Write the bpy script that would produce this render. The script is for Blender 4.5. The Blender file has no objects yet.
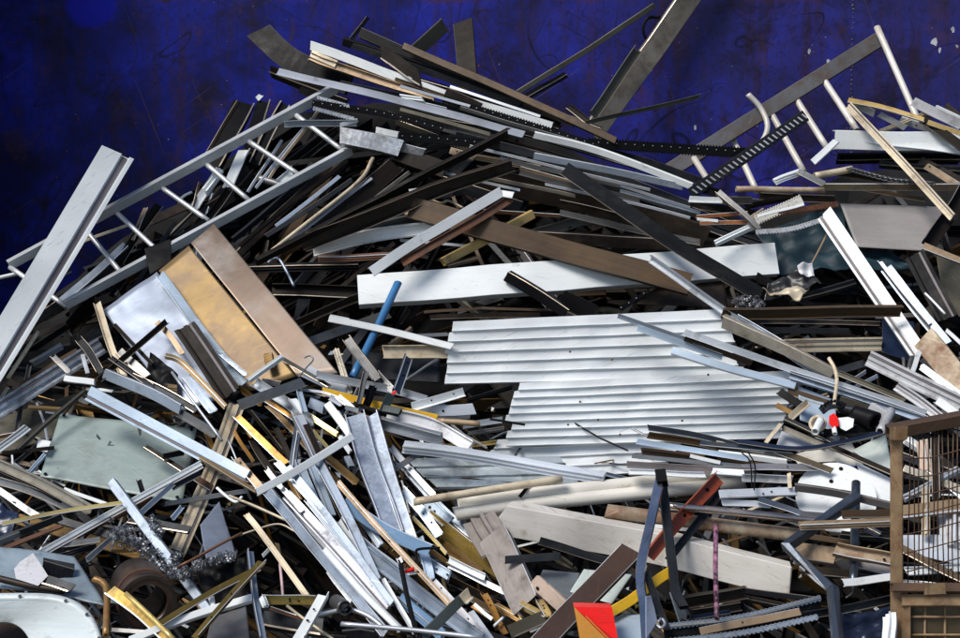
import bpy, bmesh, math, random
from mathutils import Vector, Matrix, noise
R = random.Random(7)
SC = bpy.context.scene
COL = SC.collection
F = 1333.0; PITCH = math.radians(-3.6); CAM = Vector((0, 0, 1.65))
FWD = Vector((0, math.cos(PITCH), math.sin(PITCH))); UPV = Vector((0, -math.sin(PITCH), math.cos(PITCH)))
WALL_Y = 7.8
LIFT = .6

def base_depth(v):
    return 5.0 + (638 - v) / 638 * 2.6

def at(u, v, d):
    """point at image-plane position u, v of the 960 wide photograph, d metres in front of the camera"""
    r = Vector(((u - 480) / F, 0, 0)) + UPV * ((319 - v) / F) + FWD
    return CAM + r * (d / r.y)

def on(u, v, lift=0.0):
    if lift > 3: return at(u, v, lift)
    return at(u, v, base_depth(v) - lift * LIFT)

# ------------------------------------------------------------------ materials
def nodes_of(name):
    m = bpy.data.materials.new(name); m.use_nodes = True
    nt = m.node_tree; b = nt.nodes['Principled BSDF']
    return m, nt, b, (lambda t, **k: mk(nt, t, **k))

def mk(nt, t, **k):
    n = nt.nodes.new(t)
    for a, v in k.items():
        if a in n.inputs: n.inputs[a].default_value = v
        else: setattr(n, a, v)
    return n

def metal(name, col, metallic=.8, rough=.4, dirt=.35, dcol=(.05, .04, .03), var=.25, streak=.25, scale=1.0, bump=.15, spangle=0, spec=.5, rv=.5, grime=.35):
    m, nt, b, N = nodes_of(name); L = nt.links.new
    tc = N('ShaderNodeTexCoord'); oi = N('ShaderNodeObjectInfo')
    off = N('ShaderNodeVectorMath', operation='MULTIPLY_ADD')       # shift per object so no two pieces repeat
    L(tc.outputs['Object'], off.inputs[0]); off.inputs[1].default_value = (1, 1, 1)
    sc = N('ShaderNodeVectorMath', operation='SCALE'); sc.inputs[0].default_value = (13, 7, 19)
    L(oi.outputs['Random'], sc.inputs['Scale']); L(sc.outputs[0], off.inputs[2])
    mp = N('ShaderNodeMapping'); mp.inputs['Scale'].default_value = (5 * scale, 70 * scale, 70 * scale)
    L(off.outputs[0], mp.inputs['Vector'])
    st = N('ShaderNodeTexNoise', Scale=1.0, Detail=5.0, Roughness=.6); L(mp.outputs[0], st.inputs['Vector'])
    bl = N('ShaderNodeTexNoise', Scale=9.0 * scale, Detail=8.0, Roughness=.68); L(off.outputs[0], bl.inputs['Vector'])
    fine = N('ShaderNodeTexNoise', Scale=160.0, Detail=3.0); L(off.outputs[0], fine.inputs['Vector'])
    # value = 1 + var*(rand-.5) + streak*(noise-.5)
    a = N('ShaderNodeMath', operation='MULTIPLY_ADD'); L(oi.outputs['Random'], a.inputs[0]); a.inputs[1].default_value = var; a.inputs[2].default_value = 1 - var * .5 - streak * .5
    a2 = N('ShaderNodeMath', operation='MULTIPLY_ADD'); L(st.outputs['Fac'], a2.inputs[0]); a2.inputs[1].default_value = streak; L(a.outputs[0], a2.inputs[2])
    gm = N('ShaderNodeTexNoise', Scale=2.6 * scale, Detail=2.0, Roughness=.5); L(off.outputs[0], gm.inputs['Vector'])
    g2 = N('ShaderNodeMapRange'); g2.inputs[1].default_value = .3; g2.inputs[2].default_value = .62; g2.inputs[3].default_value = 1 - grime; g2.inputs[4].default_value = 1.06; L(gm.outputs['Fac'], g2.inputs[0])
    a3 = N('ShaderNodeMath', operation='MULTIPLY'); L(a2.outputs[0], a3.inputs[0]); L(g2.outputs[0], a3.inputs[1])
    c = N('ShaderNodeVectorMath', operation='SCALE'); c.inputs[0].default_value = col; L(a3.outputs[0], c.inputs['Scale'])
    src = c.outputs[0]
    if spangle:
        vo = N('ShaderNodeTexVoronoi', Scale=75.0); L(off.outputs[0], vo.inputs['Vector'])
        bw = N('ShaderNodeSeparateColor'); L(vo.outputs['Color'], bw.inputs[0])
        s2 = N('ShaderNodeMath', operation='MULTIPLY_ADD'); L(bw.outputs[0], s2.inputs[0]); s2.inputs[1].default_value = spangle; s2.inputs[2].default_value = 1 - spangle * .5
        c2 = N('ShaderNodeVectorMath', operation='SCALE'); L(src, c2.inputs[0]); L(s2.outputs[0], c2.inputs['Scale']); src = c2.outputs[0]
    ramp = N('ShaderNodeValToRGB'); e = ramp.color_ramp.elements
    e[0].position = max(0.0, .72 - dirt * .55); e[0].color = (0, 0, 0, 1); e[1].position = min(1.0, .95 - dirt * .45); e[1].color = (1, 1, 1, 1)
    L(bl.outputs['Fac'], ramp.inputs[0])
    mx = N('ShaderNodeMix', data_type='RGBA'); L(ramp.outputs[0], mx.inputs['Factor']); L(src, mx.inputs[6]); mx.inputs[7].default_value = (*dcol, 1)
    sp = N('ShaderNodeMapRange'); sp.inputs[1].default_value = .70; sp.inputs[2].default_value = .76; L(fine.outputs['Fac'], sp.inputs[0])
    mx2 = N('ShaderNodeMix', data_type='RGBA'); L(sp.outputs[0], mx2.inputs['Factor']); L(mx.outputs[2], mx2.inputs[6]); mx2.inputs[7].default_value = (*[x * .5 for x in dcol], 1)
    last = mx2.outputs[2]
    for ang, th, lum, am in ((.5, .67, 1.5, .5), (-.35, .68, .35, .6)):
        m1 = N('ShaderNodeMapping'); m1.inputs['Rotation'].default_value = (0, 0, ang); L(off.outputs[0], m1.inputs['Vector'])
        m2 = N('ShaderNodeMapping'); m2.inputs['Scale'].default_value = (7, 240, 7); L(m1.outputs[0], m2.inputs['Vector'])
        sn = N('ShaderNodeTexNoise', Scale=1.0, Detail=2.0); L(m2.outputs[0], sn.inputs['Vector'])
        sr = N('ShaderNodeMapRange'); sr.inputs[1].default_value = th; sr.inputs[2].default_value = th + .04; sr.inputs[4].default_value = am; L(sn.outputs['Fac'], sr.inputs[0])
        sm = N('ShaderNodeMix', data_type='RGBA'); L(sr.outputs[0], sm.inputs['Factor']); L(last, sm.inputs[6]); sm.inputs[7].default_value = (*[min(.8, x * lum + (.02 if lum > 1 else 0)) for x in col], 1)
        last = sm.outputs[2]
    L(last, b.inputs['Base Color'])
    mm = N('ShaderNodeMath', operation='MULTIPLY_ADD'); L(ramp.outputs[0], mm.inputs[0]); mm.inputs[1].default_value = -metallic * .8; mm.inputs[2].default_value = metallic
    L(mm.outputs[0], b.inputs['Metallic'])
    ro = N('ShaderNodeMath', operation='MULTIPLY_ADD'); L(bl.outputs['Fac'], ro.inputs[0]); ro.inputs[1].default_value = rv; ro.inputs[2].default_value = rough - rv * .5
    ro.use_clamp = True
    L(ro.outputs[0], b.inputs['Roughness'])
    bp = N('ShaderNodeBump', Strength=bump, Distance=.004); 
    hb = N('ShaderNodeMath', operation='ADD'); L(st.outputs['Fac'], hb.inputs[0]); L(bl.outputs['Fac'], hb.inputs[1]); L(hb.outputs[0], bp.inputs['Height'])
    L(bp.outputs[0], b.inputs['Normal']); b.inputs['Specular IOR Level'].default_value = spec
    return m

M = {}
DARK = {'dusty', 'rackblue', 'galvtan', 'bronze', 'black', 'dsteel', 'steelbrown', 'brown', 'bronzegold', 'olive', 'navy', 'steel'}
GR = (.05, .04, .03); RU = (.16, .06, .02)
def defmats():
    def d(n, *a, **k): M[n] = metal(n, *a, **k)
    d('alu', (.54, .57, .61), .75, .44, dirt=.28, bump=.07)
    d('alulilac', (.46, .48, .54), .5, .46, dirt=.25)
    d('alublue', (.34, .40, .48), .65, .46)
    d('alutaupe', (.40, .37, .37), .8, .42)
    d('alusheet', (.30, .345, .43), .45, .46, dirt=.15, bump=.05, rv=.2, scale=.5)
    d('bluesteel', (.10, .12, .15), .8, .34)
    d('lightblue', (.42, .52, .63), .2, .42, dirt=.2, bump=.06)
    d('skyblue', (.26, .43, .66), .2, .40, dirt=.14, bump=.06)
    d('whiteblue', (.64, .68, .74), .2, .38, dirt=.18, bump=.06)
    d('white', (.80, .83, .83), .0, .36, dirt=.18, var=.12, streak=.14, bump=.06, grime=.2)
    d('whitegrey', (.60, .60, .62), .15, .42, dirt=.35)
    d('whitegreen', (.62, .70, .66), .05, .45, dirt=.25)
    d('warmwhite', (.68, .65, .60), .0, .42, dirt=.30, dcol=(.20, .12, .06))
    d('dirtywhite', (.66, .63, .56), .0, .45, dirt=.28, dcol=(.18, .13, .08))
    d('dirtyrust', (.52, .44, .32), .0, .55, dirt=.62, dcol=RU)
    d('cream', (.66, .56, .40), .1, .45, dirt=.42, dcol=(.16, .09, .04))
    d('creamrust', (.56, .46, .32), .1, .5, dirt=.58, dcol=RU)
    d('tan', (.40, .28, .17), .35, .45, dirt=.4)
    d('galvtan', (.40, .37, .31), .5, .5, dirt=.5, dcol=(.12, .10, .07))
    d('galv', (.40, .42, .45), .75, .45, dirt=.42, spangle=.5)
    d('galvblue', (.42, .48, .57), .7, .40, dirt=.14, spangle=.3, bump=.05)
    d('steel', (.20, .20, .20), .7, .40, dirt=.35)
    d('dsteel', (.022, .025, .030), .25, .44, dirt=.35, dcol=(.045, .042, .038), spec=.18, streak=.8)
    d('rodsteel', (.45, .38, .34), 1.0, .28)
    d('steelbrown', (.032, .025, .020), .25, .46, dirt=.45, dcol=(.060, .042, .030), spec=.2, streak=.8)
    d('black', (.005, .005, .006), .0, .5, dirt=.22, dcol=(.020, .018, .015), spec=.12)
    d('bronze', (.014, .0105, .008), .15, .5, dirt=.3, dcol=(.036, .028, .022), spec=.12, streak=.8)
    d('brown', (.085, .052, .027), .2, .44, dirt=.35, dcol=(.035, .028, .02), spec=.3, streak=.8)
    d('olive', (.10, .092, .066), .2, .5, dirt=.45, dcol=(.04,.035,.028), spec=.3)
    d('olivebrown', (.16, .12, .07), .4, .5, dirt=.5)
    d('copper', (.20, .09, .045), .4, .45, dirt=.4)
    d('rust', (.17, .065, .028), .2, .65, dirt=.6, dcol=(.05, .025, .015))
    d('orangerust', (.38, .13, .03), .2, .6, dirt=.5)
    d('gold', (.25, .165, .065), .55, .5, dirt=.5, dcol=(.20, .135, .09), bump=.06, rv=.2, streak=.25, scale=.5)
    d('orangegold', (.40, .19, .035), .6, .38, dirt=.42)
    d('bronzegold', (.17, .10, .03), .7, .36, dirt=.4)
    d('palegold', (.68, .54, .22), .6, .36, dirt=.3)
    d('olivegold', (.36, .24, .06), .75, .34, dirt=.4)
    d('goldbright', (.80, .58, .20), .6, .3, dirt=.25)
    d('brasstube', (.36, .22, .07), .6, .42, dirt=.6, dcol=RU)
    d('pinkgold', (.34, .25, .185), .6, .46, dirt=.45, dcol=(.40, .36, .32), bump=.06, rv=.2, streak=.25, scale=.5)
    d('yellowwood', (.58, .40, .14), .0, .6, dirt=.4)
    d('yellow', (.78, .46, .02), .0, .42, dirt=.35, dcol=(.30, .16, .03))
    d('red', (.85, .015, .008), .0, .35, dirt=.12)
    d('ochre', (.46, .20, .02), .0, .45, dirt=.3)
    d('orangered', (.36, .062, .02), .0, .45, dirt=.3, dcol=(.10, .03, .02))
    d('chocolate', (.055, .028, .018), .0, .55, dirt=.25, dcol=(.09, .06, .045))
    d('slab', (.24, .21, .19), .0, .7, dirt=.45, streak=.8, dcol=(.10, .08, .07))
    d('slate', (.14, .16, .18), .1, .6, dirt=.4)
    d('pinkbeige', (.56, .43, .34), .0, .55, dirt=.3)
    d('palegreen', (.31, .385, .365), .1, .45, dirt=.45, dcol=(.17, .18, .15), scale=.5)
    d('bluegrey', (.22, .28, .33), .1, .45, dirt=.35)
    d('panelwhite', (.62, .69, .70), .0, .4, dirt=.3, grime=.3)
    d('taupe', (.30, .28, .27), .0, .55, dirt=.12)
    d('teal', (.012, .038, .052), .0, .6, dirt=.2, dcol=(.008, .02, .025))
    d('navy', (.012, .022, .055), .1, .3, dirt=.25)
    d('navysteel', (.035, .050, .080), .6, .3, dirt=.25)
    d('brightblue', (.02, .08, .55), .0, .35, dirt=.1)
    d('bluepipe', (.05, .20, .44), .0, .36, dirt=.3)
    d('darkgreen', (.02, .035, .035), .2, .45, dirt=.3)
    d('darkgreen2', (.085, .10, .09), .3, .45, dirt=.35)
    d('pink', (.55, .38, .40), .0, .5, dirt=.4)
    d('pinkspeckle', (.75, .32, .50), .0, .45, dirt=.85, dcol=(.03, .01, .02), scale=3)
    d('ribbed', (.50, .57, .60), .3, .42, dirt=.4)
    d('corrugated', (.74, .77, .78), .0, .40, dirt=.18, var=.0, streak=.1, dcol=(.26, .23, .19), bump=.04, grime=.15)
    d('ladder_alu', (.62, .64, .65), .45, .38, dirt=.2, bump=.05)
    d('rackblue', (.17, .17, .175), .2, .5, dirt=.55, dcol=(.10, .06, .035), spec=.3)
    d('tuberust', (.64, .60, .54), .1, .42, dirt=.30, dcol=(.22, .12, .06))
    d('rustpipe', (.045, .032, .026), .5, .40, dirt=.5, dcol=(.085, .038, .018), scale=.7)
    d('cagepaint', (.36, .245, .135), .2, .55, dirt=.6, dcol=(.13, .055, .02), scale=1.5)
    d('cagered', (.13, .075, .045), .2, .55, dirt=.6, dcol=(.06, .035, .02))
    d('cagewire', (.10, .055, .03), .3, .55, dirt=.6, dcol=(.05, .025, .012))
    d('ragblack', (.02, .02, .022), .0, .4)
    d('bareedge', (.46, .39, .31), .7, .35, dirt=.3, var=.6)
    d('dusty', (.19, .17, .14), .1, .6, dirt=.5, dcol=(.075, .06, .045), spec=.3)
    d('chrome', (.50, .52, .57), 1.0, .22, dirt=.15, bump=.04)
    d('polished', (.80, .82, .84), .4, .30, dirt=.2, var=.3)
    d('sealgrey', (.16, .14, .15), .0, .6, dirt=.2)
    d('swarf', (.26, .27, .29), .6, .42, dirt=.3)
    d('scrapdark', (.035, .030, .026), .3, .5, dirt=.5, dcol=(.02, .014, .01), scale=.6)

# ------------------------------------------------------------------ objects
def mesh_obj(name, verts, faces, mat, frame=None, parent=None, smooth=(), mats=None, fm=None):
    """one mesh object; frame = (origin, x axis, y axis, z axis) so that object x runs along the piece"""
    if frame is None:
        c = sum(verts, Vector()) / len(verts); frame = (c, Vector((1, 0, 0)), Vector((0, 1, 0)), Vector((0, 0, 1)))
    o0, x, y, z = frame
    mw = Matrix((( x.x, y.x, z.x, o0.x), (x.y, y.y, z.y, o0.y), (x.z, y.z, z.z, o0.z), (0, 0, 0, 1)))
    inv = mw.inverted()
    me = bpy.data.meshes.new(name); me.from_pydata([inv @ v for v in verts], [], faces)
    bm = bmesh.new(); bm.from_mesh(me); bmesh.ops.recalc_face_normals(bm, faces=bm.faces); bm.to_mesh(me); bm.free()
    for mm in (mats or [mat]): me.materials.append(M[mm])
    if fm:
        for p, k in zip(me.polygons, fm): p.material_index = k
    if smooth is True:
        for p in me.polygons: p.use_smooth = True
    elif smooth:
        for i in smooth: me.polygons[i].use_smooth = True
    ob = bpy.data.objects.new(name, me); COL.objects.link(ob)
    if parent:
        ob.parent = parent; ob.matrix_parent_inverse = Matrix.Identity(4)
        ob.matrix_local = parent.matrix_world.inverted() @ mw
    else: ob.matrix_world = mw
    return ob

def thing(name, label, cat, loc, group=None):
    o = bpy.data.objects.new(name, None); COL.objects.link(o); o.empty_display_size = .1
    o.matrix_world = Matrix.Translation(loc); return tag(o, label, cat, group)

def tag(o, label, cat, group=None, kind=None):
    if label: o['label'] = label
    if cat: o['category'] = cat
    if group: o['group'] = group
    if kind: o['kind'] = kind
    return o

def smoothpath(P, n=6):
    if len(P) < 3: return P
    out = []
    Q = [P[0] * 2 - P[1]] + P + [P[-1] * 2 - P[-2]]
    for i in range(1, len(Q) - 2):
        a, b, c, d = Q[i - 1:i + 3]
        for s in range(n):
            t = s / n
            out.append(.5 * ((2 * b) + (c - a) * t + (2 * a - 5 * b + 4 * c - d) * t * t + (-a + 3 * b - 3 * c + d) * t ** 3))
    out.append(P[-1]); return out

def profile(T, w, k=None, t=None, var=0):
    """cross-section in metres: a across, b towards the viewer side"""
    th = max(.0022, min(.004, w * .07))
    if T == 'F':
        th = w * t if t else max(.003, min(.007, w * .12)); c = min(.0024, th * .45, w * .2)
        if not t and var == 1:                                          # a lip along one edge
            h = max(.008, w * .32); return [(-w/2, 0), (w/2 - th, 0), (w/2 - th, h), (w/2, h), (w/2, -th), (-w/2, -th)], None
        if not t and var == 2:                                          # a raised rib and a step
            h = max(.006, w * .2); return [(-w/2, 0), (-w*.16, 0), (-w*.14, h), (-w*.04, h), (-w*.02, 0), (w*.24, 0), (w*.26, -h), (w/2, -h), (w/2, -h - th), (-w/2, -h - th)], None
        if not t and var == 3:                                          # two turned edges
            h = max(.006, w * .22); return [(-w/2, h), (-w/2 + th, h), (-w/2 + th, 0), (w/2 - th, 0), (w/2 - th, h), (w/2, h), (w/2, -th), (-w/2, -th)], None
        return [(-w/2, -c), (-w/2 + c, 0), (w/2 - c, 0), (w/2, -c), (w/2, -th), (-w/2, -th)], None
    if T == 'U':
        h = w * (k or .55)
        return [(-w/2, 0), (w/2, 0), (w/2, h), (w/2 - th, h), (w/2 - th, th), (-w/2 + th, th), (-w/2 + th, h), (-w/2, h)], None
    if T == 'C':
        h = w * (k or .55); c = min(.0024, w * .12)
        return [(-w/2, -c), (-w/2 + c, 0), (w/2 - c, 0), (w/2, -c), (w/2, -h), (w/2 - th, -h), (w/2 - th, -th - c), (-w/2 + th, -th - c), (-w/2 + th, -h), (-w/2, -h)], None
    if T == 'L':
        h = w * (k or .7)
        return [(-w/2, 0), (w/2, 0), (w/2, h), (w/2 - th, h), (w/2 - th, th), (-w/2, th)], None
    if T == 'S':
        h = w * (k or .8); c = min(w, h) * .08
        o = [(-w/2 + c, 0), (w/2 - c, 0), (w/2, -c), (w/2, -h + c), (w/2 - c, -h), (-w/2 + c, -h), (-w/2, -h + c), (-w/2, -c)]
        tt = max(.0025, w * .1)
        i = [(a * (w - 2 * tt) / w, -h/2 + (b + h/2) * (h - 2 * tt) / h) for a, b in o]
        return o, i
    if T in 'RW':
        n = 14 if T == 'R' else 7; r = w / 2
        o = [(r * math.cos(2 * math.pi * q / n), r * math.sin(2 * math.pi * q / n)) for q in range(n)]
        if T == 'W': return o, None
        s = 1 - max(.14, .004 / r)
        return o, [(a * s, b * s) for a, b in o]
    if T == 'X':
        h = w * (k or .45); g = min(.014, w * .16)
        A = [(-.5, 0), (.12, 0), (.12, -g), (.15, -g), (.36, -g), (.36, .0), (.39, .1 * g), (.5, .1 * g), (.5, -h)]
        o = [(a * w, b) for a, b in A] + [(.5 * w - th, -h), (.5 * w - th, -g - th), (-.5 * w + th, -g - th), (-.5 * w + th, -h), (-.5 * w, -h)]
        return o, None
    if T == 'Y':
        h = w * (k or .5); g = min(.008, w * .18)
        A = [(-.5, 0), (-.36, 0), (-.36, -g), (-.16, -g), (-.16, 0), (-.04, 0), (.04, 0), (.04, -g * .8), (.24, -g * .8), (.3, -g * .2), (.38, 0), (.5, 0), (.5, -h)]
        o = [(a * w, b) for a, b in A] + [(.5 * w - th, -h), (.5 * w - th, -g - th), (-.5 * w + th, -g - th), (-.5 * w + th, -h), (-.5 * w, -h)]
        return o, None

def sweep(P, W, T, k=None, t=None, roll=0, twist=0, skew=(0, 0), face=CAM, jitter=0, seed=0, var=0, rag_on=False):
    """mesh of a cross-section drawn along the points P (metres); W = width at each point"""
    rr = random.Random(seed)
    n = len(P); verts = []; faces = []; sm = []
    L = (P[-1] - P[0]).length
    m = None; frame = None; acc = 0
    tot = sum((P[i + 1] - P[i]).length for i in range(n - 1)) or 1
    x0 = rr.random() * 50
    for i in range(n):
        tn = (P[min(i + 1, n - 1)] - P[max(i - 1, 0)]).normalized()
        if i: acc += (P[i] - P[i - 1]).length
        s = acc / tot
        vw = (face - P[i]).normalized()
        y = tn.cross(vw).normalized(); z = y.cross(tn).normalized()
        if i == n // 2: frame = ((P[0] + P[-1]) / 2, tn, y, z)
        a = math.radians(roll + twist * (s - .5)); ca, sa = math.cos(a), math.sin(a)
        y, z = y * ca + z * sa, z * ca - y * sa
        o, inn = profile(T, W[i], k, t, var)
        m = len(o)
        off = Vector()
        if jitter: off = y * noise.noise(Vector((x0, acc * 3, 0))) * jitter + z * noise.noise(Vector((0, acc * 3, x0))) * jitter
        sk = skew[0] if i == 0 else (skew[1] if i == n - 1 else 0)
        for loop in ([o] if inn is None else [o, inn]):
            for (p, q) in loop:
                rag = rr.uniform(-.09, .09) * W[i] if (rag_on and i in (0, n - 1)) else 0
                verts.append(P[i] + off + y * p + z * q + tn * (sk * p + rag))
    st = m if inn is None else 2 * m
    for i in range(n - 1):
        for j in range(m):
            j2 = (j + 1) % m; a, b = i * st, (i + 1) * st
            if T in 'RW': sm.append(len(faces))
            faces.append((a + j, a + j2, b + j2, b + j))
            if inn is not None:
                if T in 'RW': sm.append(len(faces))
                faces.append((a + m + j, b + m + j, b + m + j2, a + m + j2))
    for a in (0, (n - 1) * st):
        if inn is None:
            base = len(verts)
            if T == 'W': faces.append(tuple(range(a, a + m)))
            else: faces.append(tuple(range(a, a + m)))
        else:
            for j in range(m):
                j2 = (j + 1) % m; faces.append((a + j, a + j2, a + m + j2, a + m + j))
    return verts, faces, frame, sm

NAME = {'U': ('channel_bar', 'channel bar'), 'C': ('channel_bar', 'channel bar'), 'L': ('angle_bar', 'angle bar'), 'F': ('flat_strip', 'metal strip'),
        'S': ('square_tube', 'square tube'), 'R': ('round_tube', 'tube'), 'X': ('frame_profile', 'frame profile'), 'Y': ('frame_profile', 'frame profile'),
        'P': ('toothed_rail', 'toothed rail'), 'W': ('thin_rod', 'rod'), 'Q': ('metal_sheet', 'sheet')}
GROUP = {'channel_bar': 'channel bars thrown on the heap', 'angle_bar': 'angle bars thrown on the heap', 'flat_strip': 'flat strips thrown on the heap',
         'square_tube': 'square tubes thrown on the heap', 'round_tube': 'round tubes thrown on the heap', 'frame_profile': 'window frame profiles thrown on the heap',
         'toothed_rail': 'toothed rails on the heap', 'thin_rod': 'thin rods stuck in the heap', 'metal_sheet': 'loose sheets in the heap', 'sheet_panel': 'flat panels in the heap',
         'long_pipe': 'pair of dirty white pipes', 'wide_channel': 'wide channels lying on the heap'}

def path3(pts, lift, sharp=False, bow=True, rr=R):
    P = [on(p[0], p[1], p[2] if len(p) > 2 else lift) for p in pts]
    if len(P) == 2:
        L = (P[1] - P[0]).length; n = max(3, min(14, int(L / .09)))
        up = Vector((0, -.6, .8)); bx = (P[1] - P[0]).normalized().cross(up)
        amp = L * rr.uniform(-.007, .007) if bow else 0; amp2 = L * rr.uniform(-.006, .006) if bow else 0
        n = max(n, 6); a3 = L * rr.uniform(-.010, .010) if bow and rr.random() < .5 else 0
        kp = rr.uniform(.3, .7); ka = L * rr.uniform(-.016, .016) if bow and rr.random() < .3 else 0      # some are kinked
        return [P[0].lerp(P[1], i / n) + (up * amp2 + bx * amp) * (4 * (i / n) * (1 - i / n)) + bx * (a3 * math.sin(6.283 * i / n) + ka * (min(i / n / kp, (1 - i / n) / (1 - kp)))) for i in range(n + 1)]
    return P if sharp else smoothpath(P)

def pxm(u, v, lift):
    return (on(u, v, lift).y - 0) / F

def bar(T, mat, pts, w, lift, name=None, parent=None, idx=0, k=None, t=None, roll=None, skew=None, sk0=None, sk1=None, taper=1.0, sharp=False, holes=0, straight=False):
    rr = random.Random(1000 + idx)
    P = path3(pts, lift, sharp, not straight, rr)
    if T in 'UCLS' and w <= 16 and not parent: w *= .88                   # the side face adds to what one sees
    n = len(P)
    s0 = P[0].y / F; s1 = P[-1].y / F
    W = [w * ((s0 + (s1 - s0) * i / (n - 1))) * (1 + (taper - 1) * i / (n - 1)) for i in range(n)]
    if roll is None: roll = rr.uniform(-26, 26) if T in 'ULFCS' else rr.uniform(-6, 6)
    if skew is None: sk = (rr.uniform(-.3, .3), rr.uniform(-.3, .3))
    else: sk = (skew, skew)
    if sk0 is not None: sk = (sk0, sk1 or 0)
    tw = 0 if straight else rr.uniform(-12, 12)
    if T == 'P': return toothed(mat, P, W, name, parent, rr)
    jit = 0 if (straight or T in 'SXYR') else min(.006, W[0] * .12)
    var = rr.choice((0, 1, 2, 3, 1, 2)) if (T == 'F' and w >= 5 and not parent) else 0
    v, f, fr, sm = sweep(P, W, T, k, t, roll, tw, sk, jitter=jit, seed=idx, var=var, rag_on=(not straight and T in 'FUCL' and skew is None))
    fm = None; mats = None
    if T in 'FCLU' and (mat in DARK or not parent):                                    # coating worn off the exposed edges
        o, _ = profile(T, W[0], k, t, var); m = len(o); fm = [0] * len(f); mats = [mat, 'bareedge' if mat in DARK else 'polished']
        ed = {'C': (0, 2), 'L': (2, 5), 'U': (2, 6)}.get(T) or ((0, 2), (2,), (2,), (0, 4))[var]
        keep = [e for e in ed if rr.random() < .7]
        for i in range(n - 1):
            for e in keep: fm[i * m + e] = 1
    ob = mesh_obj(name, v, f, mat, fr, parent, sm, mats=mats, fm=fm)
    if T in 'XY' and w >= 8:                                           # dark rubber seal lying in the groove
        g = min(.014, W[0] * .16)
        y, z = fr[2], fr[3]; a = math.radians(roll); y, z = y * math.cos(a) + z * math.sin(a), z * math.cos(a) - y * math.sin(a)
        v, f, f2, _ = sweep([p + y * ((.255 if T == 'X' else -.26) * W[i]) + z * (-g * (1 if T == 'X' else .57) + .003) for i, p in enumerate(P)], [q * (.17 if T == 'X' else .13) for q in W], 'F', None, None, roll, tw, (0, 0), jitter=jit, seed=idx)
        mesh_obj('seal_strip', v, f, 'sealgrey', f2, ob)
    if not parent and not holes and T in 'FCLU' and 7 <= w <= 16 and len(pts) == 2 and mat not in DARK and var in (0, 3) and rr.random() < .6:
        for q in [rr.uniform(.06, .94) for _ in range(rr.choice((1, 2, 2, 3)))]:
            i = min(int(q * (n - 1)), n - 2); c = P[i].lerp(P[i + 1], q * (n - 1) - i); a = math.radians(roll + tw * (q - .5))
            tq = (P[i + 1] - P[i]).normalized(); y = tq.cross((CAM - c).normalized()).normalized(); z = y.cross(tq).normalized()
            y, z = y * math.cos(a) + z * math.sin(a), z * math.cos(a) - y * math.sin(a)
            th = .004 if T in 'LU' else 0
            disc('bolt_hole', c + z * (th + jit * .5) + y * (rr.uniform(-.2, .2) * W[i]), z, min(.006, W[i] * .11), 'black', ob, th=.0015)
    if holes:
        for q in (.2, .5, .8):
            i = int(q * (n - 1)); disc('bolt_hole', P[i] + fr[3] * (W[i] * .01 + .003), fr[3], W[i] * .16, 'black', ob)
    return ob

def disc(name, c, nrm, r, mat, parent, th=.002):
    nrm = nrm.normalized(); x = nrm.orthogonal().normalized(); y = nrm.cross(x)
    v = []; n = 12
    for h in (0, th):
        v += [c + nrm * h + (x * math.cos(2 * math.pi * i / n) + y * math.sin(2 * math.pi * i / n)) * r for i in range(n)]
    f = [tuple(range(n)), tuple(range(n, 2 * n))] + [(i, (i + 1) % n, n + (i + 1) % n, n + i) for i in range(n)]
    return mesh_obj(name, v, f, mat, None, parent)

def toothed(mat, P, W, name, parent, rr):
    """a shallow channel whose two edges are cut into teeth, with a row of pale punched tabs"""
    v, f, fr, _ = sweep(P, [x * .72 for x in W], 'C', .5, seed=3)
    fm = [0] * len(f)
    L = (P[-1] - P[0]).length; n = int(L / .015)
    y, z, x = fr[2], fr[3], fr[1]
    def pt(s):
        q = s * (len(P) - 1); i = min(int(q), len(P) - 2); return P[i].lerp(P[i + 1], q - i)
    for i in range(n):
        c = pt((i + .5) / n); w = W[0]
        for sg in (-1, 1):
            b = len(v); hx = .0042
            for zz in (.002, -.003):
                for (ax, ay) in ((-hx, .34), (hx, .34), (hx * .6, .45), (-hx * .6, .45)):
                    v.append(c + x * ax + y * (sg * ay * w) + z * zz)
            f += [(b, b + 1, b + 2, b + 3), (b + 4, b + 5, b + 6, b + 7), (b, b + 1, b + 5, b + 4), (b + 2, b + 3, b + 7, b + 6), (b + 1, b + 2, b + 6, b + 5), (b, b + 3, b + 7, b + 4)]
            fm += [0] * 6
        if i % 3 == 0:
            b = len(v); c2 = c + y * (-.12 * w); h = .0021
            for zz in (.0015, .0045):
                for (ax, ay) in ((-h, -h), (h, -h), (h, h), (-h, h)): v.append(c2 + x * ax + y * ay + z * zz)
            f += [(b + 4, b + 5, b + 6, b + 7), (b, b + 1, b + 5, b + 4), (b + 2, b + 3, b + 7, b + 6), (b + 1, b + 2, b + 6, b + 5), (b, b + 3, b + 7, b + 4)]
            fm += [1] * 5
    return mesh_obj(name, v, f, mat, fr, parent, mats=[mat, 'whitegrey' if mat == 'black' else mat], fm=fm)

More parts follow.
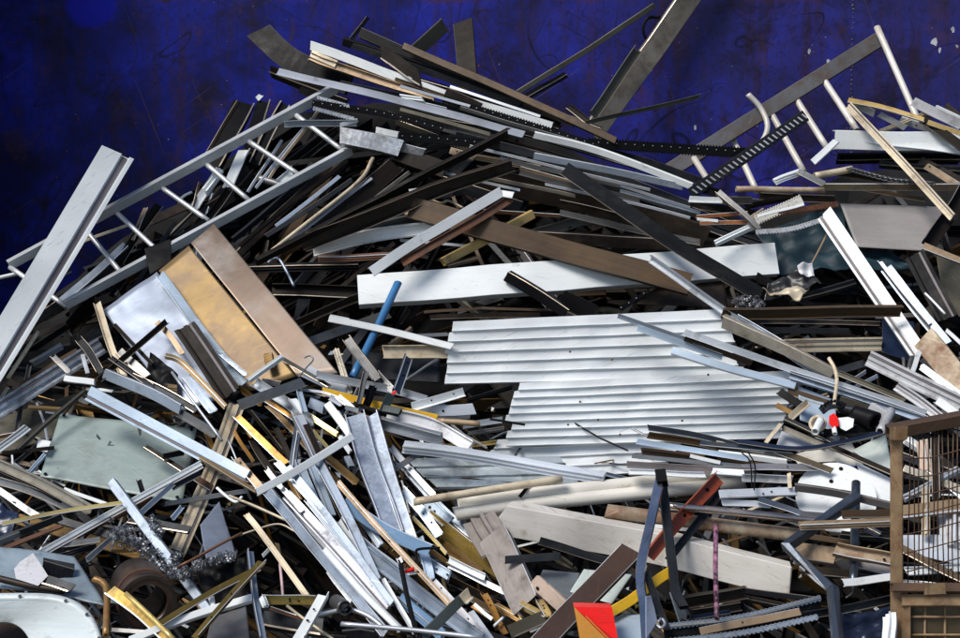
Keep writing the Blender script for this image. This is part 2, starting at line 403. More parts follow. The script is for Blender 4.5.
def sheet(name, mat, corners, lifts, d=.004, corr=0, parent=None, seed=0, th=.003, nx=None, crumple=False, ch=.011):
    """four-cornered sheet (corners in order round it), dented, with real thickness"""
    A = [on(c[0], c[1], lifts[i % len(lifts)]) for i, c in enumerate(corners)]
    nu = nx or 26; nv = corr * 16 if corr else nu
    nrm = (A[1] - A[0]).cross(A[3] - A[0]).normalized()
    if nrm.dot(CAM - A[0]) < 0: nrm = -nrm
    V = []
    for j in range(nv + 1):
        for i in range(nu + 1):
            s, t = i / nu, j / nv
            if corr: q0 = int(t * corr * .999); s = s + (1 - s) ** 3 * .035 * (noise.noise(Vector((q0 * 2.7, seed * 5.1, 0))) + .3) - s ** 3 * .02 * noise.noise(Vector((q0 * 1.9, seed * 3.3, 4)))
            p = A[0].lerp(A[1], s).lerp(A[3].lerp(A[2], s), t)
            q = p * 3.1 + Vector((seed * 3.7, 0, 0))
            h = noise.fractal(q, 1.0, 2.0, 4) * d
            if crumple: h += noise.noise(p * 14) * d * .9 + noise.noise(p * 30) * d * .35
            if corr:
                ph = (t * corr) % 1.0
                h += ch * .25 * ((1 - ph / .84) if ph < .84 else (ph - .84) / .16) + ch * 1.0 * min(1, max(0, (.085 - abs(ph - .90)) / .035))
                h += noise.noise(Vector((s * 6, t * 5, seed * 2.0))) * .004
            V.append(p + nrm * h)
    f = []
    for j in range(nv):
        for i in range(nu):
            a = j * (nu + 1) + i; f.append((a, a + 1, a + nu + 2, a + nu + 1))
    n0 = len(V); V += [p - nrm * th for p in V]
    f += [tuple(n0 + k for k in reversed(q)) for q in f]
    ring = [i for i in range(nu)] + [j * (nu + 1) + nu for j in range(nv)] + [nv * (nu + 1) + nu - i for i in range(nu)] + [(nv - j) * (nu + 1) for j in range(nv)]
    for a, b in zip(ring, ring[1:] + ring[:1]): f.append((a, b, n0 + b, n0 + a))
    x = (A[1] - A[0]).normalized(); y = nrm.cross(x).normalized()
    ns = 2 * nu * nv
    return mesh_obj(name, V, f, mat, ((A[0] + A[2]) / 2, x, y, nrm), parent, smooth=(() if corr else range(ns)))

def plate(name, mat, pts, lift, depth, parent=None, mats=None):
    """an outline given its real thickness, extruded away from the viewer"""
    A = [on(p[0], p[1], p[2] if len(p) > 2 else lift) for p in pts]; n = len(A)
    c = sum(A, Vector()) / n; back = (c - CAM).normalized()
    V = A + [p + back * depth for p in A]
    f = [tuple(range(n)), tuple(range(n, 2 * n))] + [(i, (i + 1) % n, n + (i + 1) % n, n + i) for i in range(n)]
    return mesh_obj(name, V, f, mat, None, parent)

def read_rows(text):
    idx = 0
    for line in text.strip().splitlines():
        line = line.strip()
        if not line or line[0] == '#': continue
        parts = [p.strip() for p in line.split(';')]
        head = parts[0].split(); label = parts[1]
        opts = {}
        for kv in (parts[2].split() if len(parts) > 2 else []):
            a, b = kv.split('='); opts[a] = b
        T, mat, w = head[0], head[1], float(head[2]); lifts = [float(x) for x in head[3].split(',')]
        pts = [tuple(float(x) for x in p.split(',')) for p in head[4:]]
        idx += 1
        nm, cat = NAME[T]
        nm = opts.pop('name', nm); cat = opts.pop('cat', None) or (cat if nm == NAME[T][0] else nm.replace('_', ' '))
        if T == 'Q':
            o = sheet(nm, mat, pts, lifts, d=float(opts.get('d', .006)), corr=int(opts.get('corr', 0)), seed=idx, crumple=float(opts.get('d', 0)) >= .02)
            if opts.get('holes'):
                z = o.matrix_world.to_3x3() @ Vector((0, 0, 1))
                A = [on(p[0], p[1], lifts[i % len(lifts)]) for i, p in enumerate(pts)]; cc = sum(A, Vector()) / 4
                for p in A: disc('bolt_hole', p.lerp(cc, .07) + z * .006, z, .007, 'black', o, th=.004)
        else:
            kw = {a: (float(b) if a not in ('sharp', 'holes') else int(b)) for a, b in opts.items()}
            o = bar(T, mat, pts, w, lifts[0], nm, idx=idx, **kw)
        tag(o, label, cat, GROUP.get(nm))
DATA = """
# ---- crest of the heap against the wall
F black 24 .05 258,30 296,62 350,84 ; broad black bent plate sticking up highest against the blue wall above the ladder ; t=.08
F black 4 .06 346,46 368,17 ; short thin black bar poking up behind the black rails on the crest
F olive 15 .02 404,62 445,25 ; olive grey plate leaning on the blue wall beside the upright dark plate ; t=.1
F bronze 20 .02 463,21 468,90 ; upright dark brown plate standing on end against the blue wall ; t=.1
C white 10 .34 310,45 448,95 552,126 ; brightest long white channel running down from the crest under the black rails ; k=.5
F bronze 9 .40 446,91 480,107 ; small brown offcut lying across the bright white crest channel
U tan 9 .26 311,57 335,67 434,98 ; tan channel tucked directly under the bright white crest channel
S cream 9 .30 311,53 336,64 ; short cream box end showing below the tip of the bright white crest channel
C black 9 .30 343,42 420,66 505,97 ; black rail directly above the bright white crest channel
C black 11 .28 360,32 480,86 575,122 ; topmost black rail of the bundle on the crest
C dsteel 7 .30 352,45 440,76 520,104 ; thin dark steel rail wedged between the two black crest rails
F bronze 13 .40 381,52 420,78 ; triangular looking brown plate lying on the black crest rails ; skew=.9
C brown 8 .44 403,45 520,96 616,140 ; long brown channel with pale upper edge lying on top of the crest bundle
L alulilac 8 .46 278,71 400,101 524,134 ; long grey angle bar with straight edge crossing the ladder top end
C white 8 .50 534,135 600,152 692,187 ; long white strip continuing beyond the black toothed rail towards the rack ; k=.4
C alublue 8 .46 534,156 612,171 683,187 ; blue grey bar lying just below the long white strip near the rack
P black 8 .44 312,103 380,113 442,129 ; black toothed rail emerging from the ladder top end
P alu 4 .46 317,97 349,106 ; thin silver toothed strip above the black rail at the ladder top end
P alu 5 .47 313,108 354,119 ; thin silver toothed strip below the black rail at the ladder top end
U alublue 7 .52 284,124 357,122 ; blue grey channel lying level across the ladder rungs
F white 4 .54 340,125 358,120 ; small white sliver at the tip of the level blue grey channel
C galv 17 .55 341,135 400,148 ; short mottled galvanised box lying below the crest rails ; k=.7
C white 7 .60 376,130 398,135 ; little white block on top of the mottled galvanised box
C bronze 18 .46 397,152 444,169 ; dark brown box end joined to the mottled galvanised box
F galv 9 .50 399,147 424,153 ; small galvanised flap between the brown box end and the black dotted rail
P black 12 .50 401,137 500,145 ; short black dotted rail beside the little white block
P black 9 .40 443,99 520,122 600,147 ; black toothed rail lying under the pale bars mid crest
P black 13 .38 588,143 748,153 ; long level black toothed rail silhouetted against the blue wall
F olive 4 .44 400,109 490,134 ; thin grey green strip below the long grey angle bar
F dsteel 3 .43 388,112 456,133 ; thinnest dark strip below the long grey angle bar
F white 7 .42 402,98 424,101 ; white torn scrap under the bright white crest channel ; skew=.8
F alu 5 .40 425,105 446,110 ; pale clip shaped scrap beside the white torn scrap
L bronze 11 .62 508,132 430,172 256,262 ; long dark brown angle bar with a thin bright edge sloping down from the crest ; k=.7
U steelbrown 14 .56 512,164 440,187 390,208 303,241 ; curved dull brown channel below the long dark brown angle bar ; taper=1.5
F bronze 5 .42 348,160 240,246 ; narrow brown strip behind the lower ladder rail
R cream 4 .50 373,158 358,182 303,226 264,257 ; thin kinked cream tube among the dark bars below the mottled galvanised box
F bronze 18 .40 396,165 318,230 ; broad dark brown plate with pale edge between the kinked tube and dark angle bar ; t=.06
F dsteel 5 .44 352,180 266,236 ; narrow dark steel strip beside the kinked cream tube
C bronze 12 .30 420,160 340,235 ; deep brown channel in shadow behind the long dark brown angle bar
C steelbrown 9 .22 330,165 238,255 ; dull brown channel lowest of the bundle behind the ladder's lower rail
L dsteel 8 .26 310,175 232,240 ; dark angle bar in shadow just above the gold sheet
F white 13 .36 314,250 380,234 434,227 ; white curved blade under the curved dull brown channel
F copper 7 .34 318,258 394,255 ; reddish brown strip under the white curved blade
Q tan 0 .36 404,214 428,201 458,211 437,226 ; small tan plate under the silver topped bar at mid crest ; 
F white 6 .34 410,192 424,190 ; small white flap peeping above the curved dull brown channel
W cream 2.5 .42 430,199 441,203 449,201 463,208 ; thin wavy beige shred beside the small tan plate ; name=metal_shred cat=shred
C white 12 .70 501,192 428,235 372,272 ; silver topped bar with holes sloping down to the big white channel ; k=.5 roll=0
F rust 8 .62 511,198 402,263 ; rusty brown strip clinging to the underside of the silver topped bar
F white 7 .68 497,192 513,195 ; white folded end tab on the silver topped bar
S yellowwood 10 .36 444,262 488,239 534,214 ; yellowish square tube passing under the wide brown beam
F copper 4 .30 484,211 560,216 ; thin coppery strip behind the yellowish square tube
F brown 5 .34 448,266 478,258 ; short brown sliver touching the top of the big white channel
C brown 22 .52 410,207 540,243 690,284 ; wide brown beam sloping across the big white channel ; k=.4
F steelbrown 25 .16 478,178 600,205 706,238 ; broad rusty dark plate curving behind the wide brown beam ; t=.06
L dsteel 14 .60 566,168 660,232 762,294 ; dark grey angle bar with bright lower edge crossing the big white channel's end
U alu 8 .84 651,258 740,321 836,384 ; long slim silver channel dropping from the big white channel past the corrugated sheet
C steelbrown 14 .05 532,237 690,246 ; dark level plate in the shadow above the big white channel
F dsteel 12 .12 430,178 520,206 ; dark plate in shadow beneath the silver topped bar
F tan 7 .30 450,150 475,157 ; short tan strip glimpsed under the long dark brown angle bar
F tan 6 .30 476,157 540,168 ; tan strip running out below the grey angle bar at mid crest
C dsteel 9 .30 450,133 600,172 690,205 ; dark steel channel underlying the blue grey bar
F alublue 5 .34 620,192 700,214 ; narrow blue grey strip below the end of the blue grey bar
L bronze 8 .22 600,175 740,222 ; dull bronze angle bar under the pale strip ends near the rack
F dsteel 9 .14 640,205 760,245 ; dark plate edge above the teal tarpaulin
C white 33 .34 358,290 560,275 777,258 ; big white channel, the longest white face across the middle of the heap ; k=.3 skew=0 name=wide_channel
U bronze 15 .20 272,292 360,294 ; bronze channel butting the big white channel's square end
L bronze 8 .30 296,323 360,296 ; bronze angle bar sloping under the big white channel's square end
F black 9 .16 245,268 358,265 ; black level strip above the bronze channel beside the gold sheet
W alublue 3 .40 268,263 272,259 279,259 286,270 294,286 ; thin blue hooked rod behind the gold sheet ; name=bent_rod cat=rod
F white 5 .30 330,317 349,321 ; little white frame end below the bronze channel
C black 13 .42 506,276 566,314 ; black channel stub slanting in the gap under the big white channel
F black 18 .34 560,297 594,314 ; broad black offcut in the gap above the corrugated sheet
F brown 3 .20 480,308 568,310 ; thin brown strip in the gap above the corrugated sheet
F brown 3 .20 424,312 482,308 ; thin brown strip beside the blue pipe under the big white channel
F steelbrown 5 .15 430,317 540,315 ; dull brown strip lowest in the gap above the corrugated sheet
P black 6 .46 620,309 650,290 ; short black toothed strip standing above the corrugated sheet
Q steelbrown 0 .20 636,303 655,288 724,281 728,308 ; dark brown sheet under the slim silver channel ; d=.01
# ---- more of the dark bundle at the crest
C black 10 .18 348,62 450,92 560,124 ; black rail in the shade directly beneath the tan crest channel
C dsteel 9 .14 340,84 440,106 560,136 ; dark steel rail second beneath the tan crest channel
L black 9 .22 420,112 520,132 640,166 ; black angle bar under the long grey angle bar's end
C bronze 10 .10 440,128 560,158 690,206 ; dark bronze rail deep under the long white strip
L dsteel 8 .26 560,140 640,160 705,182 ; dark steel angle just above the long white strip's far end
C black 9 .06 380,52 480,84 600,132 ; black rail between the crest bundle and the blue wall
F brown 5 .32 395,80 500,116 ; brown strip showing between the white and black crest channels
L bronze 7 .24 470,100 560,128 ; short bronze angle behind the crest's black toothed rail
F alu 3 .36 450,86 540,116 ; thin bright edge strip along the crest's topmost black rail
F bronze 12 .08 270,72 330,96 ; short dark bar below the broad black bent plate
C black 12 .06 300,88 345,104 ; black stub filling the ladder's top corner
F olive 6 .30 396,122 470,150 ; olive strip beneath the short black dotted rail
F tan 4 .28 520,168 600,190 ; thin tan strip below the blue grey bar
F alu 3 .30 600,180 690,208 ; thin silver strip below the narrow blue grey strip
L black 10 .10 560,196 690,228 ; black angle in shadow beneath the broad rusty plate
L black 9 .22 700,206 760,214 ; black angle stub beneath the treaded strip
F bronze 6 .40 746,207 800,196 ; dark strip behind the perforated cream scrap
F steelbrown 8 .30 760,196 835,199 ; dull brown board under the rusty cream tube
L bronze 7 .28 835,172 905,182 ; dark bronze angle behind the dark chain
L brown 5 .36 850,186 925,200 ; brown bar between the chain and the taupe panel
F white 6 .50 864,140 960,152 ; white inner flange strip below the clean white box face
C whitegrey 9 .40 900,120 966,138 ; pale channel behind the yellowish rail's dark end
F cream 5 .42 880,132 930,112 ; cream strip rising behind the dark brown rail
# ---- thin parallel strips filling the upper middle
F alu 3 .52 470,146 560,168 650,190 ; thin silver strip just above the blue grey bar
F steel 4 .46 500,158 620,186 ; thin grey strip touching the blue grey bar's lower edge
L steel 5 .42 520,172 640,200 ; grey angle strip two rows below the blue grey bar
F alulilac 3 .40 545,184 690,218 ; thin lilac grey strip three rows below the blue grey bar
F alu 3 .34 440,172 520,190 ; thin silver strip under the curved dull brown channel's upper end
L steel 6 .30 560,212 700,242 ; grey angle strip above the dark level plate
F galvtan 4 .36 480,176 575,196 ; thin beige strip along the upper edge of the broad rusty dark plate
F alu 3 .26 400,240 470,246 ; thin silver strip just above the big white channel's square end
F steel 5 .24 330,236 420,214 ; grey strip behind the white curved blade
F alu 3 .46 372,178 290,240 ; thin silver strip beside the kinked cream tube
F alublue 4 .40 340,176 276,226 ; thin blue grey strip under the ladder's lower rail end
F galvtan 4 .34 410,172 350,216 ; thin beige strip on the deep brown channel in shadow
F steel 4 .44 460,108 590,146 ; thin grey strip between the crest's black toothed rail and long white strip
F alu 3 .42 400,86 470,106 ; thin silver strip beneath the bright white crest channel
L steel 5 .30 420,120 500,138 ; grey angle strip above the short black dotted rail
# ---- wall leaners
C dusty 22 .0 716,-40,7.68 655,48,7.62 592,134,7.35 ; long wide dusty beam leaning on the blue wall, reaching the top of the picture ; k=.3 skew=0
U olive 11 .04 637,50,7.5 592,116,7.2 ; shorter olive channel leaning beside the wide dusty beam
C olive 6 .04 655,5,7.65 518,92,7.15 ; long slim olive bar leaning up the blue wall with its end near the rope loop
F bronze 7 .04 566,74,7.4 525,97,7.1 ; short brown bar just under the long slim olive leaning bar
L olive 5 .2 700,96,7.2 585,123,6.95 ; slim olive angle bar pointing over the wide dusty beam's foot
W black 3 .0 660,17,7.66 648,18,7.66 643,28,7.66 646,38,7.66 653,41,7.66 ; black rope loop hanging behind the wide dusty beam ; name=rope_loop cat=rope
F bronze 7 .1 568,107 588,122 ; small brown tab at the foot of the leaning olive channel
# ---- behind the ladder
F black 22 .02 212,166 244,103 ; broad black plate rising behind the upper ladder rail
F brown 3 .06 204,158 238,101 ; thin brown strip edging the broad black plate behind the ladder
F black 13 .03 250,150 264,101 ; black strip with a pale broken tip behind the ladder
F black 11 .03 254,165 285,104 ; black strip rising beside the pale tipped one behind the ladder
F white 5 .06 257,99 261,95 ; tiny white broken tip above the black plates behind the ladder
F white 10 .16 228,187 244,150 ; white notched plate seen between the ladder rungs ; skew=.6
F white 9 .18 206,192 222,171 ; white flat end seen below the notched plate through the ladder
F alu 3 .16 248,192 282,140 ; thin silver bar seen through the ladder beneath the notched plate
F alu 3 .18 256,188 312,118 ; thin silver bar seen through the ladder beside the black toothed rail
F tan 3 .17 268,180 320,108 ; thin tan bar seen through the ladder's uppermost gap
R steel 8 .14 258,178 284,186 ; grey pipe end seen between the ladder rungs above the gold sheet
F white 8 .18 278,183 294,169 ; white strip end touching the lower ladder rail
F alublue 9 .15 62,302 126,245 ; grey blue flat bar lying behind the lower end of the ladder
L bronze 8 .14 118,263 158,205 ; bronze angle bar seen through the ladder near the white plank's end
F tan 5 .16 132,240 146,208 ; tan strip seen through the ladder beside the bronze angle bar
F white 8 .14 194,208 220,170 ; white plank end seen through the middle of the ladder
F copper 3 .17 192,210 200,182 ; thin coppery strip beside the white plank end in the ladder
U bronze 9 .15 207,221 229,190 ; bronze channel end seen through the ladder over the gold sheet
W white 3 .14 178,202 184,196 192,192 ; small white curl seen through the ladder ; name=metal_curl cat=shred
F cream 3 .16 84,241 128,225 ; thin cream bar crossing under the ladder's upper rail
R white 4 .12 -6,279 16,274 ; pale tube end at the edge below the ladder's outer end
Q black 0 .42 144,248 170,238 172,262 150,275 ; black crumpled flap hanging on the ladder above the gold sheet ; d=.012
F black 8 .36 168,246 206,222 ; black strip lying along the top of the gold sheet
C dsteel 10 .1 20,330 120,262 ; dark channel in shadow below the ladder's outer end
C black 9 .06 0,345 90,285 ; black channel in shadow beside the long white plank
L dsteel 7 .12 10,300 70,268 ; dark angle bar in shadow under the ladder's outer corner
# ---- sheets
Q gold 0 .50,.56,.62,.5 159,271 189,246 296,376 246,392 ; gold sheet panel with straight seams, dented, facing up ; name=sheet_panel d=.005
Q pinkgold 0 .56,.50,.62,.6 191,243 214,224 338,373 298,377 ; pinkish tan sheet panel lying beside the gold panel ; name=sheet_panel d=.004
F lightblue 9 .62 160,274 200,328 243,384 ; light blue strip along the seam between silver sheet and gold panel
Q alusheet 0 .44,.50,.56,.46 103,311 157,272 244,392 180,412 ; shiny bluish silver sheet folded along the gold panel ; name=sheet_panel d=.012
L cream 7 .52 98,303 111,345 125,378 ; upright cream post with brown edge before the silver sheet
Q palegreen 0 .34,.36,.44,.46 60,414 197,429 182,502 40,477 ; pale green grey flat panel with corner holes under the light blue bar ; name=sheet_panel d=.008 holes=1
Q olive 0 .14 -8,420 82,391 62,434 -8,458 ; olive grey plate behind the pale green panel ; d=.01
# ---- left flank
X white 33 .74 -16,376 52,263 118,152 ; longest white plank with dark groove, leaning at the edge of the heap ; k=.35 skew=.15 name=door_plank cat=plank
R cream 4 .55 38,332 8,378 ; cream tube beside the foot of the grooved white plank
Y galv 17 .42 -8,414 45,381 102,345 ; flaking galvanised profile below the long grooved white plank
F brown 5 .36 20,385 78,350 ; brown strip along the flaking galvanised profile
F steel 7 .30 32,363 62,345 ; grey flat end above the flaking galvanised profile
F dsteel 9 .28 79,343 105,330 ; dark grey flat end beside the silver sheet's foot
F dsteel 8 .24 95,362 118,349 ; dark flat end just under the silver sheet's corner
F gold 5 .44 28,408 62,410 ; short gold strip above the pale green panel
F olive 5 .56 18,450 86,390 ; slim olive strip slanting beside the pale green panel
Q white 0 .50 38,439 51,441 47,452 36,450 ; small lilac white tag at the edge of the pale green panel
U dsteel 9 .62 79,341 88,352 101,373 ; short curved dark channel with cut end over the flaking profile
F alu 4 .62 83,354 88,373 ; tiny silver strip beside the short curved dark channel
U steel 6 .60 53,357 69,373 ; short steel channel with white cut end over the flaking profile
S white 7 .66 64,378 94,382 ; short white tube stub above the light blue bar's end
L bronze 6 .72 98,380 166,321 ; dark bar crossing in front of the silver sheet, slanting up ; k=.8
F bronze 4 .66 114,324 152,364 ; thin dark strip crossing the slanting dark bar on the silver sheet
U dsteel 7 .72 110,359 152,388 ; dark steel channel below the crossing dark bars
F steel 9 .66 119,351 146,377 ; grey flat bar behind the crossing dark bars
C alublue 12 .74 104,374 150,393 180,409 ; crumpled blue grey channel above the light blue bar
L steel 9 .68 180,413 216,434 ; grey angle with a white cut end touching the light blue bar
U dsteel 8 .70 132,378 165,393 196,411 ; dark grey curved channel above the crumpled blue grey one
X lightblue 15 .80 88,393 160,431 246,477 ; long light blue bar lying over the pale green panel ; k=.3 name=flat_profile
F gold 5 .86 199,458 256,492 ; gold strip lying along the end of the light blue bar
Y bronze 22 .76 184,326 206,358 230,394 ; broad ribbed dark bronze profile standing before the gold sheet
F gold 6 .84 165,356 178,360 194,374 225,407 ; curved gold strip in front of the broad ribbed bronze profile
F tan 6 .68 157,322 170,336 182,354 ; short tan strip standing before the silver sheet
Q black 0 .60 150,352 178,374 174,398 146,382 ; black crumpled scrap before the silver sheet ; d=.02
W alu 3 .84 172,372 222,441 ; thin straight silver rod beside the curved gold strip ; name=thin_rod cat=rod
F alublue 9 .76 186,377 214,412 ; blue grey flat strip below the curved gold strip
U alublue 5 .72 221,355 246,376 ; small blue channel resting on the gold sheet's foot
F gold 8 .74 168,388 177,389 ; tiny gold square scrap under the curved gold strip
Y cream 16 .66 237,404 216,462 179,550 ; broad cream white profile passing under the light blue bar's end
L bronze 6 .60 146,447 184,471 ; gold edged bronze strip on the pale green panel
U black 7 .66 163,456 184,452 ; short black channel stub on the pale green panel
F black 5 .70 139,480 143,493 ; tiny black peg at the lower edge of the pale green panel
Y white 8 .90 202,464 120,509 38,555 ; long white double grooved bar slanting below the pale green panel
F rust 6 .82 152,499 76,537 ; reddish brown bar lying under the long white double grooved bar
S alublue 11 .98 110,481 156,542 207,610 ; pale blue square tube slanting down past the swarf
U alu 6 .88 173,484 130,522 86,560 ; slim silver channel crossing under the pale blue square tube
U dsteel 7 .86 172,488 200,473 ; dark notched channel end beside the white double grooved bar
F steel 5 .74 165,504 248,491 ; long thin grey strip behind the cream white profile
F lightblue 5 .76 172,519 182,507 ; little light blue tab beside the cream white profile
F rust 6 .72 196,478 212,488 ; rusty clip across the cream white profile
W white 3 .88 217,488 226,496 236,502 242,497 ; white wire curl near the cream white profile's end ; name=wire_curl cat=wire
W copper 3 1.24 178,567 242,533 ; copper coloured rod slanting above the gold bars ; name=thin_rod cat=rod
# tubes stacked at the left lower edge
U galvtan 11 .88 -6,461 40,482 92,510 ; beige grey channel with hollow end beside the pale green panel's lower corner
F dsteel 8 .80 -4,470 60,500 ; dark strip tucked under the beige grey channel
L whitegrey 8 .98 -6,488 38,517 ; pale grey angle bar below the beige grey channel
U steel 9 .76 -4,480 30,490 72,509 ; dark grey channel between the beige and pale grey bars
L palegold 5 1.02 2,524 60,512 122,503 ; long pale gold strip crossing the stacked grey bars
Q navy 0 .9 -8,498 20,514 10,532 -8,538 ; dark blue plastic sheet under the pale grey angle bar ; d=.02
U dsteel 8 .92 20,533 62,517 ; dark channel stub under the pale gold strip
L rust 6 .98 4,549 62,526 ; rusty brown angle bar above the blue grey sheet
Y white 8 .74 -6,452 28,427 ; white grooved bar end beside the slim olive strip
F orangerust 4 .60 -4,438 18,433 ; orange rusty strip behind the white grooved bar end
F lightblue 5 .66 29,474 46,455 ; light blue strip beside the lilac white tag
F white 2 .70 12,455 13,466 ; tiny white peg below the white grooved bar end
F bronze 4 .60 2,453 54,448 ; thin dark strip below the white grooved bar end
F white 4 .90 64,489 106,504 ; thin white strip below the pale green panel's edge
F steel 8 .88 -6,543 34,527 ; grey flat bar above the blue grey sheet
F steel 6 .86 60,545 100,540 ; grey offcut beside the blue grey sheet
F dsteel 8 .80 40,560 96,545 ; dark offcut behind the blue grey sheet
# ---- gold tangle below the gold sheet
L orangegold 8 .70 237,417 262,441 286,464 ; orange gold bar, brightest in the dark tangle below the gold sheet
F orangegold 4 .66 234,431 253,462 ; thin orange gold strip beside the brightest orange gold bar
L bronzegold 6 .62 268,405 298,435 ; olive bronze bar in the tangle under the grey angle
F orangegold 5 .66 266,400 297,421 ; gold strip just under the grey angle in the tangle
U bronze 7 .68 276,428 291,460 ; bronze channel end in the tangle beside the blue strip
F palegold 5 .80 309,415 337,434 ; pale gold strip between the white stub and the grey angle
F palegold 4 .76 313,431 330,451 ; pale gold sliver behind the white crossbar
F bronze 4 .60 250,411 284,454 ; thin bronze strip in the tangle beside the orange gold bar
L bronzegold 8 .66 320,450 358,483 ; dark gold bar running under the first galvanised channel
F bronzegold 6 .58 300,440 345,490 ; dull gold strip behind the white crossbar
L tan 9 .78 236,459 262,490 ; tan angle stub beside the end of the white crossbar
W alu 2 .74 228,440 237,461 ; thin silver wire near the tan angle stub ; name=thin_rod cat=rod
F bronzegold 5 .56 222,400 252,436 ; dull gold strip below the ribbed bronze profile
L bronze 6 .54 214,412 244,450 ; bronze angle bar behind the cream white profile
F orangegold 5 .52 206,432 226,470 ; gold strip under the thin straight silver rod
L bronzegold 6 .60 232,382 262,404 ; dull gold angle just below the gold sheet's foot
F bronze 7 .55 252,440 276,480 ; bronze plate behind the tan angle stub
F bronzegold 5 .5 285,470 300,500 ; dull gold sliver below the blue strip
# ---- silver knot in the middle
L steel 12 .90 239,406 303,382 ; grey flat bar with silver edge lying over the gold tangle
F white 6 .86 249,381 283,357 ; white strip over the foot of the gold sheet
L alu 10 .78 256,381 285,400 314,422 ; silver grey angle crossing under the grey flat bar
F steel 6 .74 262,381 280,384 ; short grey strip beside the white strip on the gold sheet's foot
C bronzegold 10 .68 268,353 270,368 ; small brown box standing on the gold sheet
W steel 1.5 .90 299,377 306,368 313,360 310,356 304,358 ; thin bent wire curling over the gold sheet's corner ; name=bent_wire cat=wire
L dsteel 5 .76 283,359 330,387 ; thin dark angle beside the pinkish panel's corner
F whiteblue 13 .70 306,371 348,393 ; blue white strip behind the yellow bar
L yellow 8 .82 323,391 380,405 437,418 ; long yellow bar half buried in the silver knot
L bronze 6 .80 301,387 327,395 ; brown angle butting the yellow bar's end
S white 9 .96 327,403 349,433 ; stubby white tube above the white crossbar
S alublue 12 .78 309,402 323,409 ; little blue grey box behind the stubby white tube
F lightblue 6 .90 299,390 305,412 ; twisted light blue strip under the grey flat bar's tip
F white 8 .88 292,399 304,413 ; white torn tip beside the twisted light blue strip
L alu 8 .82 317,374 360,383 395,390 427,399 ; long curved silver strip passing behind the blue pipe's foot
F alu 3 .84 302,390 325,393 348,402 ; thin curved silver edge above the stubby white tube
U steel 10 .88 348,339 378,379 ; grey channel crossing the blue pipe
F steel 8 .84 376,373 392,391 ; grey strip at the foot of the grey channel crossing the blue pipe
F galvtan 7 .74 335,349 350,394 ; grey green strip standing beside the blue pipe
F bluesteel 9 .92 408,357 396,392 ; dark blue grey strip standing before the cream channel
W steel 3 .72 402,382 438,359 ; thin grey rod slanting towards the corrugated sheet ; name=thin_rod cat=rod
U steel 6 .98 366,373 358,404 ; narrow grey channel standing with pale tip in the silver knot
F black 8 .92 374,386 367,404 ; black strip standing in the silver knot
S darkgreen 10 1.0 391,394 383,412 ; dark green black block standing before the yellow bar
S darkgreen 9 1.02 383,408 400,411 ; dark green black block lying on the yellow bar
F red 3 .98 392,394 396,391 ; tiny red scrap in the silver knot
L bronze 4 .96 354,403 380,413 ; thin brown strip over the yellow bar
F white 6 .90 338,396 352,408 ; crumpled white scrap beside the yellow bar
F alu 5 .92 345,407 358,411 ; tiny silver scrap above the first galvanised channel
F whiteblue 6 .88 330,397 342,404 ; blue white scrap between yellow bar and stubby tube
F alu 5 .86 340,436 350,452 ; crumpled silver scrap beside the first galvanised channel
S alublue 7 .86 347,456 352,466 ; little blue box end beside the first galvanised channel
F white 6 .84 336,412 344,424 ; white scrap beside the stubby white tube
R bluepipe 8 .62 398,283 376,330 352,378 ; blue plastic pipe standing against the big white channel ; name=plastic_pipe cat=pipe
C white 8 .70 329,319 390,331 452,346 ; slim white bar from the gold sheet to the corrugated sheet, crossing the blue pipe ; k=.5
U cream 15 .58 383,352 449,352 ; short cream channel with bolt hole beside the corrugated sheet ; k=.35
Q dsteel 0 .40 352,352 440,356 440,382 352,378 ; grey dented sheet in shadow behind the blue pipe ; d=.012
F tan 5 .44 390,345 412,328 ; tan strip behind the slim white bar
F steel 4 .34 410,336 448,334 ; grey strip above the short cream channel
# ---- two galvanised channels and right of it
U galvblue 20 1.0 355,416 372,476 394,537 ; galvanised blue grey channel, the one crossed by the white bar's tip ; k=.3 name=wide_channel skew=.05
U galvblue 15 1.0 372,415 391,476 412,543 ; galvanised blue grey channel lying parallel, next to the curved grey channel ; k=.3 name=wide_channel skew=.05
F palegold 3 .96 362,418 402,538 ; thin pale strip wedged between the two galvanised channels
F lightblue 9 .94 402,490 440,536 ; light blue strip with white end beside the second galvanised channel
L alublue 10 .76 397,461 436,503 477,541 ; long blue silver angle passing under the cream pole
F lightblue 14 .82 426,503 448,523 ; broad light blue offcut below the cream pole
C olivegold 17 .78 428,518 470,551 508,577 ; broad olive gold beam, shiny, beside the weathered slab
L bronzegold 10 .84 438,542 482,573 ; darker gold bar lying below the broad olive gold beam
U white 8 .92 449,560 485,578 ; short white channel stub below the broad olive gold beam
F white 6 .88 450,566 506,593 ; longer white strip below the short white channel stub
F palegold 4 .92 412,517 446,554 ; thin pale gold strip beside the light blue strip
F bronzegold 5 .80 430,550 450,565 ; short dull gold strip above the white channel stub
L bronze 8 .78 450,580 500,606 ; dark bronze bar below the longer white strip
L brown 6 .82 470,598 505,618 ; brown angle under the dark bronze bar
L orangegold 8 .94 484,595 505,635 ; upright orange brown strip near the picture's bottom beside the weathered slab
F orangegold 4 .9 472,606 492,620 ; small orange strip beside the upright orange brown one
F white 4 .96 474,604 492,619 ; small white strip beside the upright orange brown one
F bronzegold 7 .8 495,605 530,625 ; dull gold strip beneath the weathered slab
F whiteblue 9 1.0 470,612 490,640 ; blue white bar end at the picture's bottom below the dark green flat bar
W white 3 1.0 494,626 503,618 ; tiny white tube by the upright orange brown strip ; name=thin_rod cat=rod
U alu 13 .94 378,421 410,430 443,438 ; curved grey channel with black lip next to the second galvanised channel
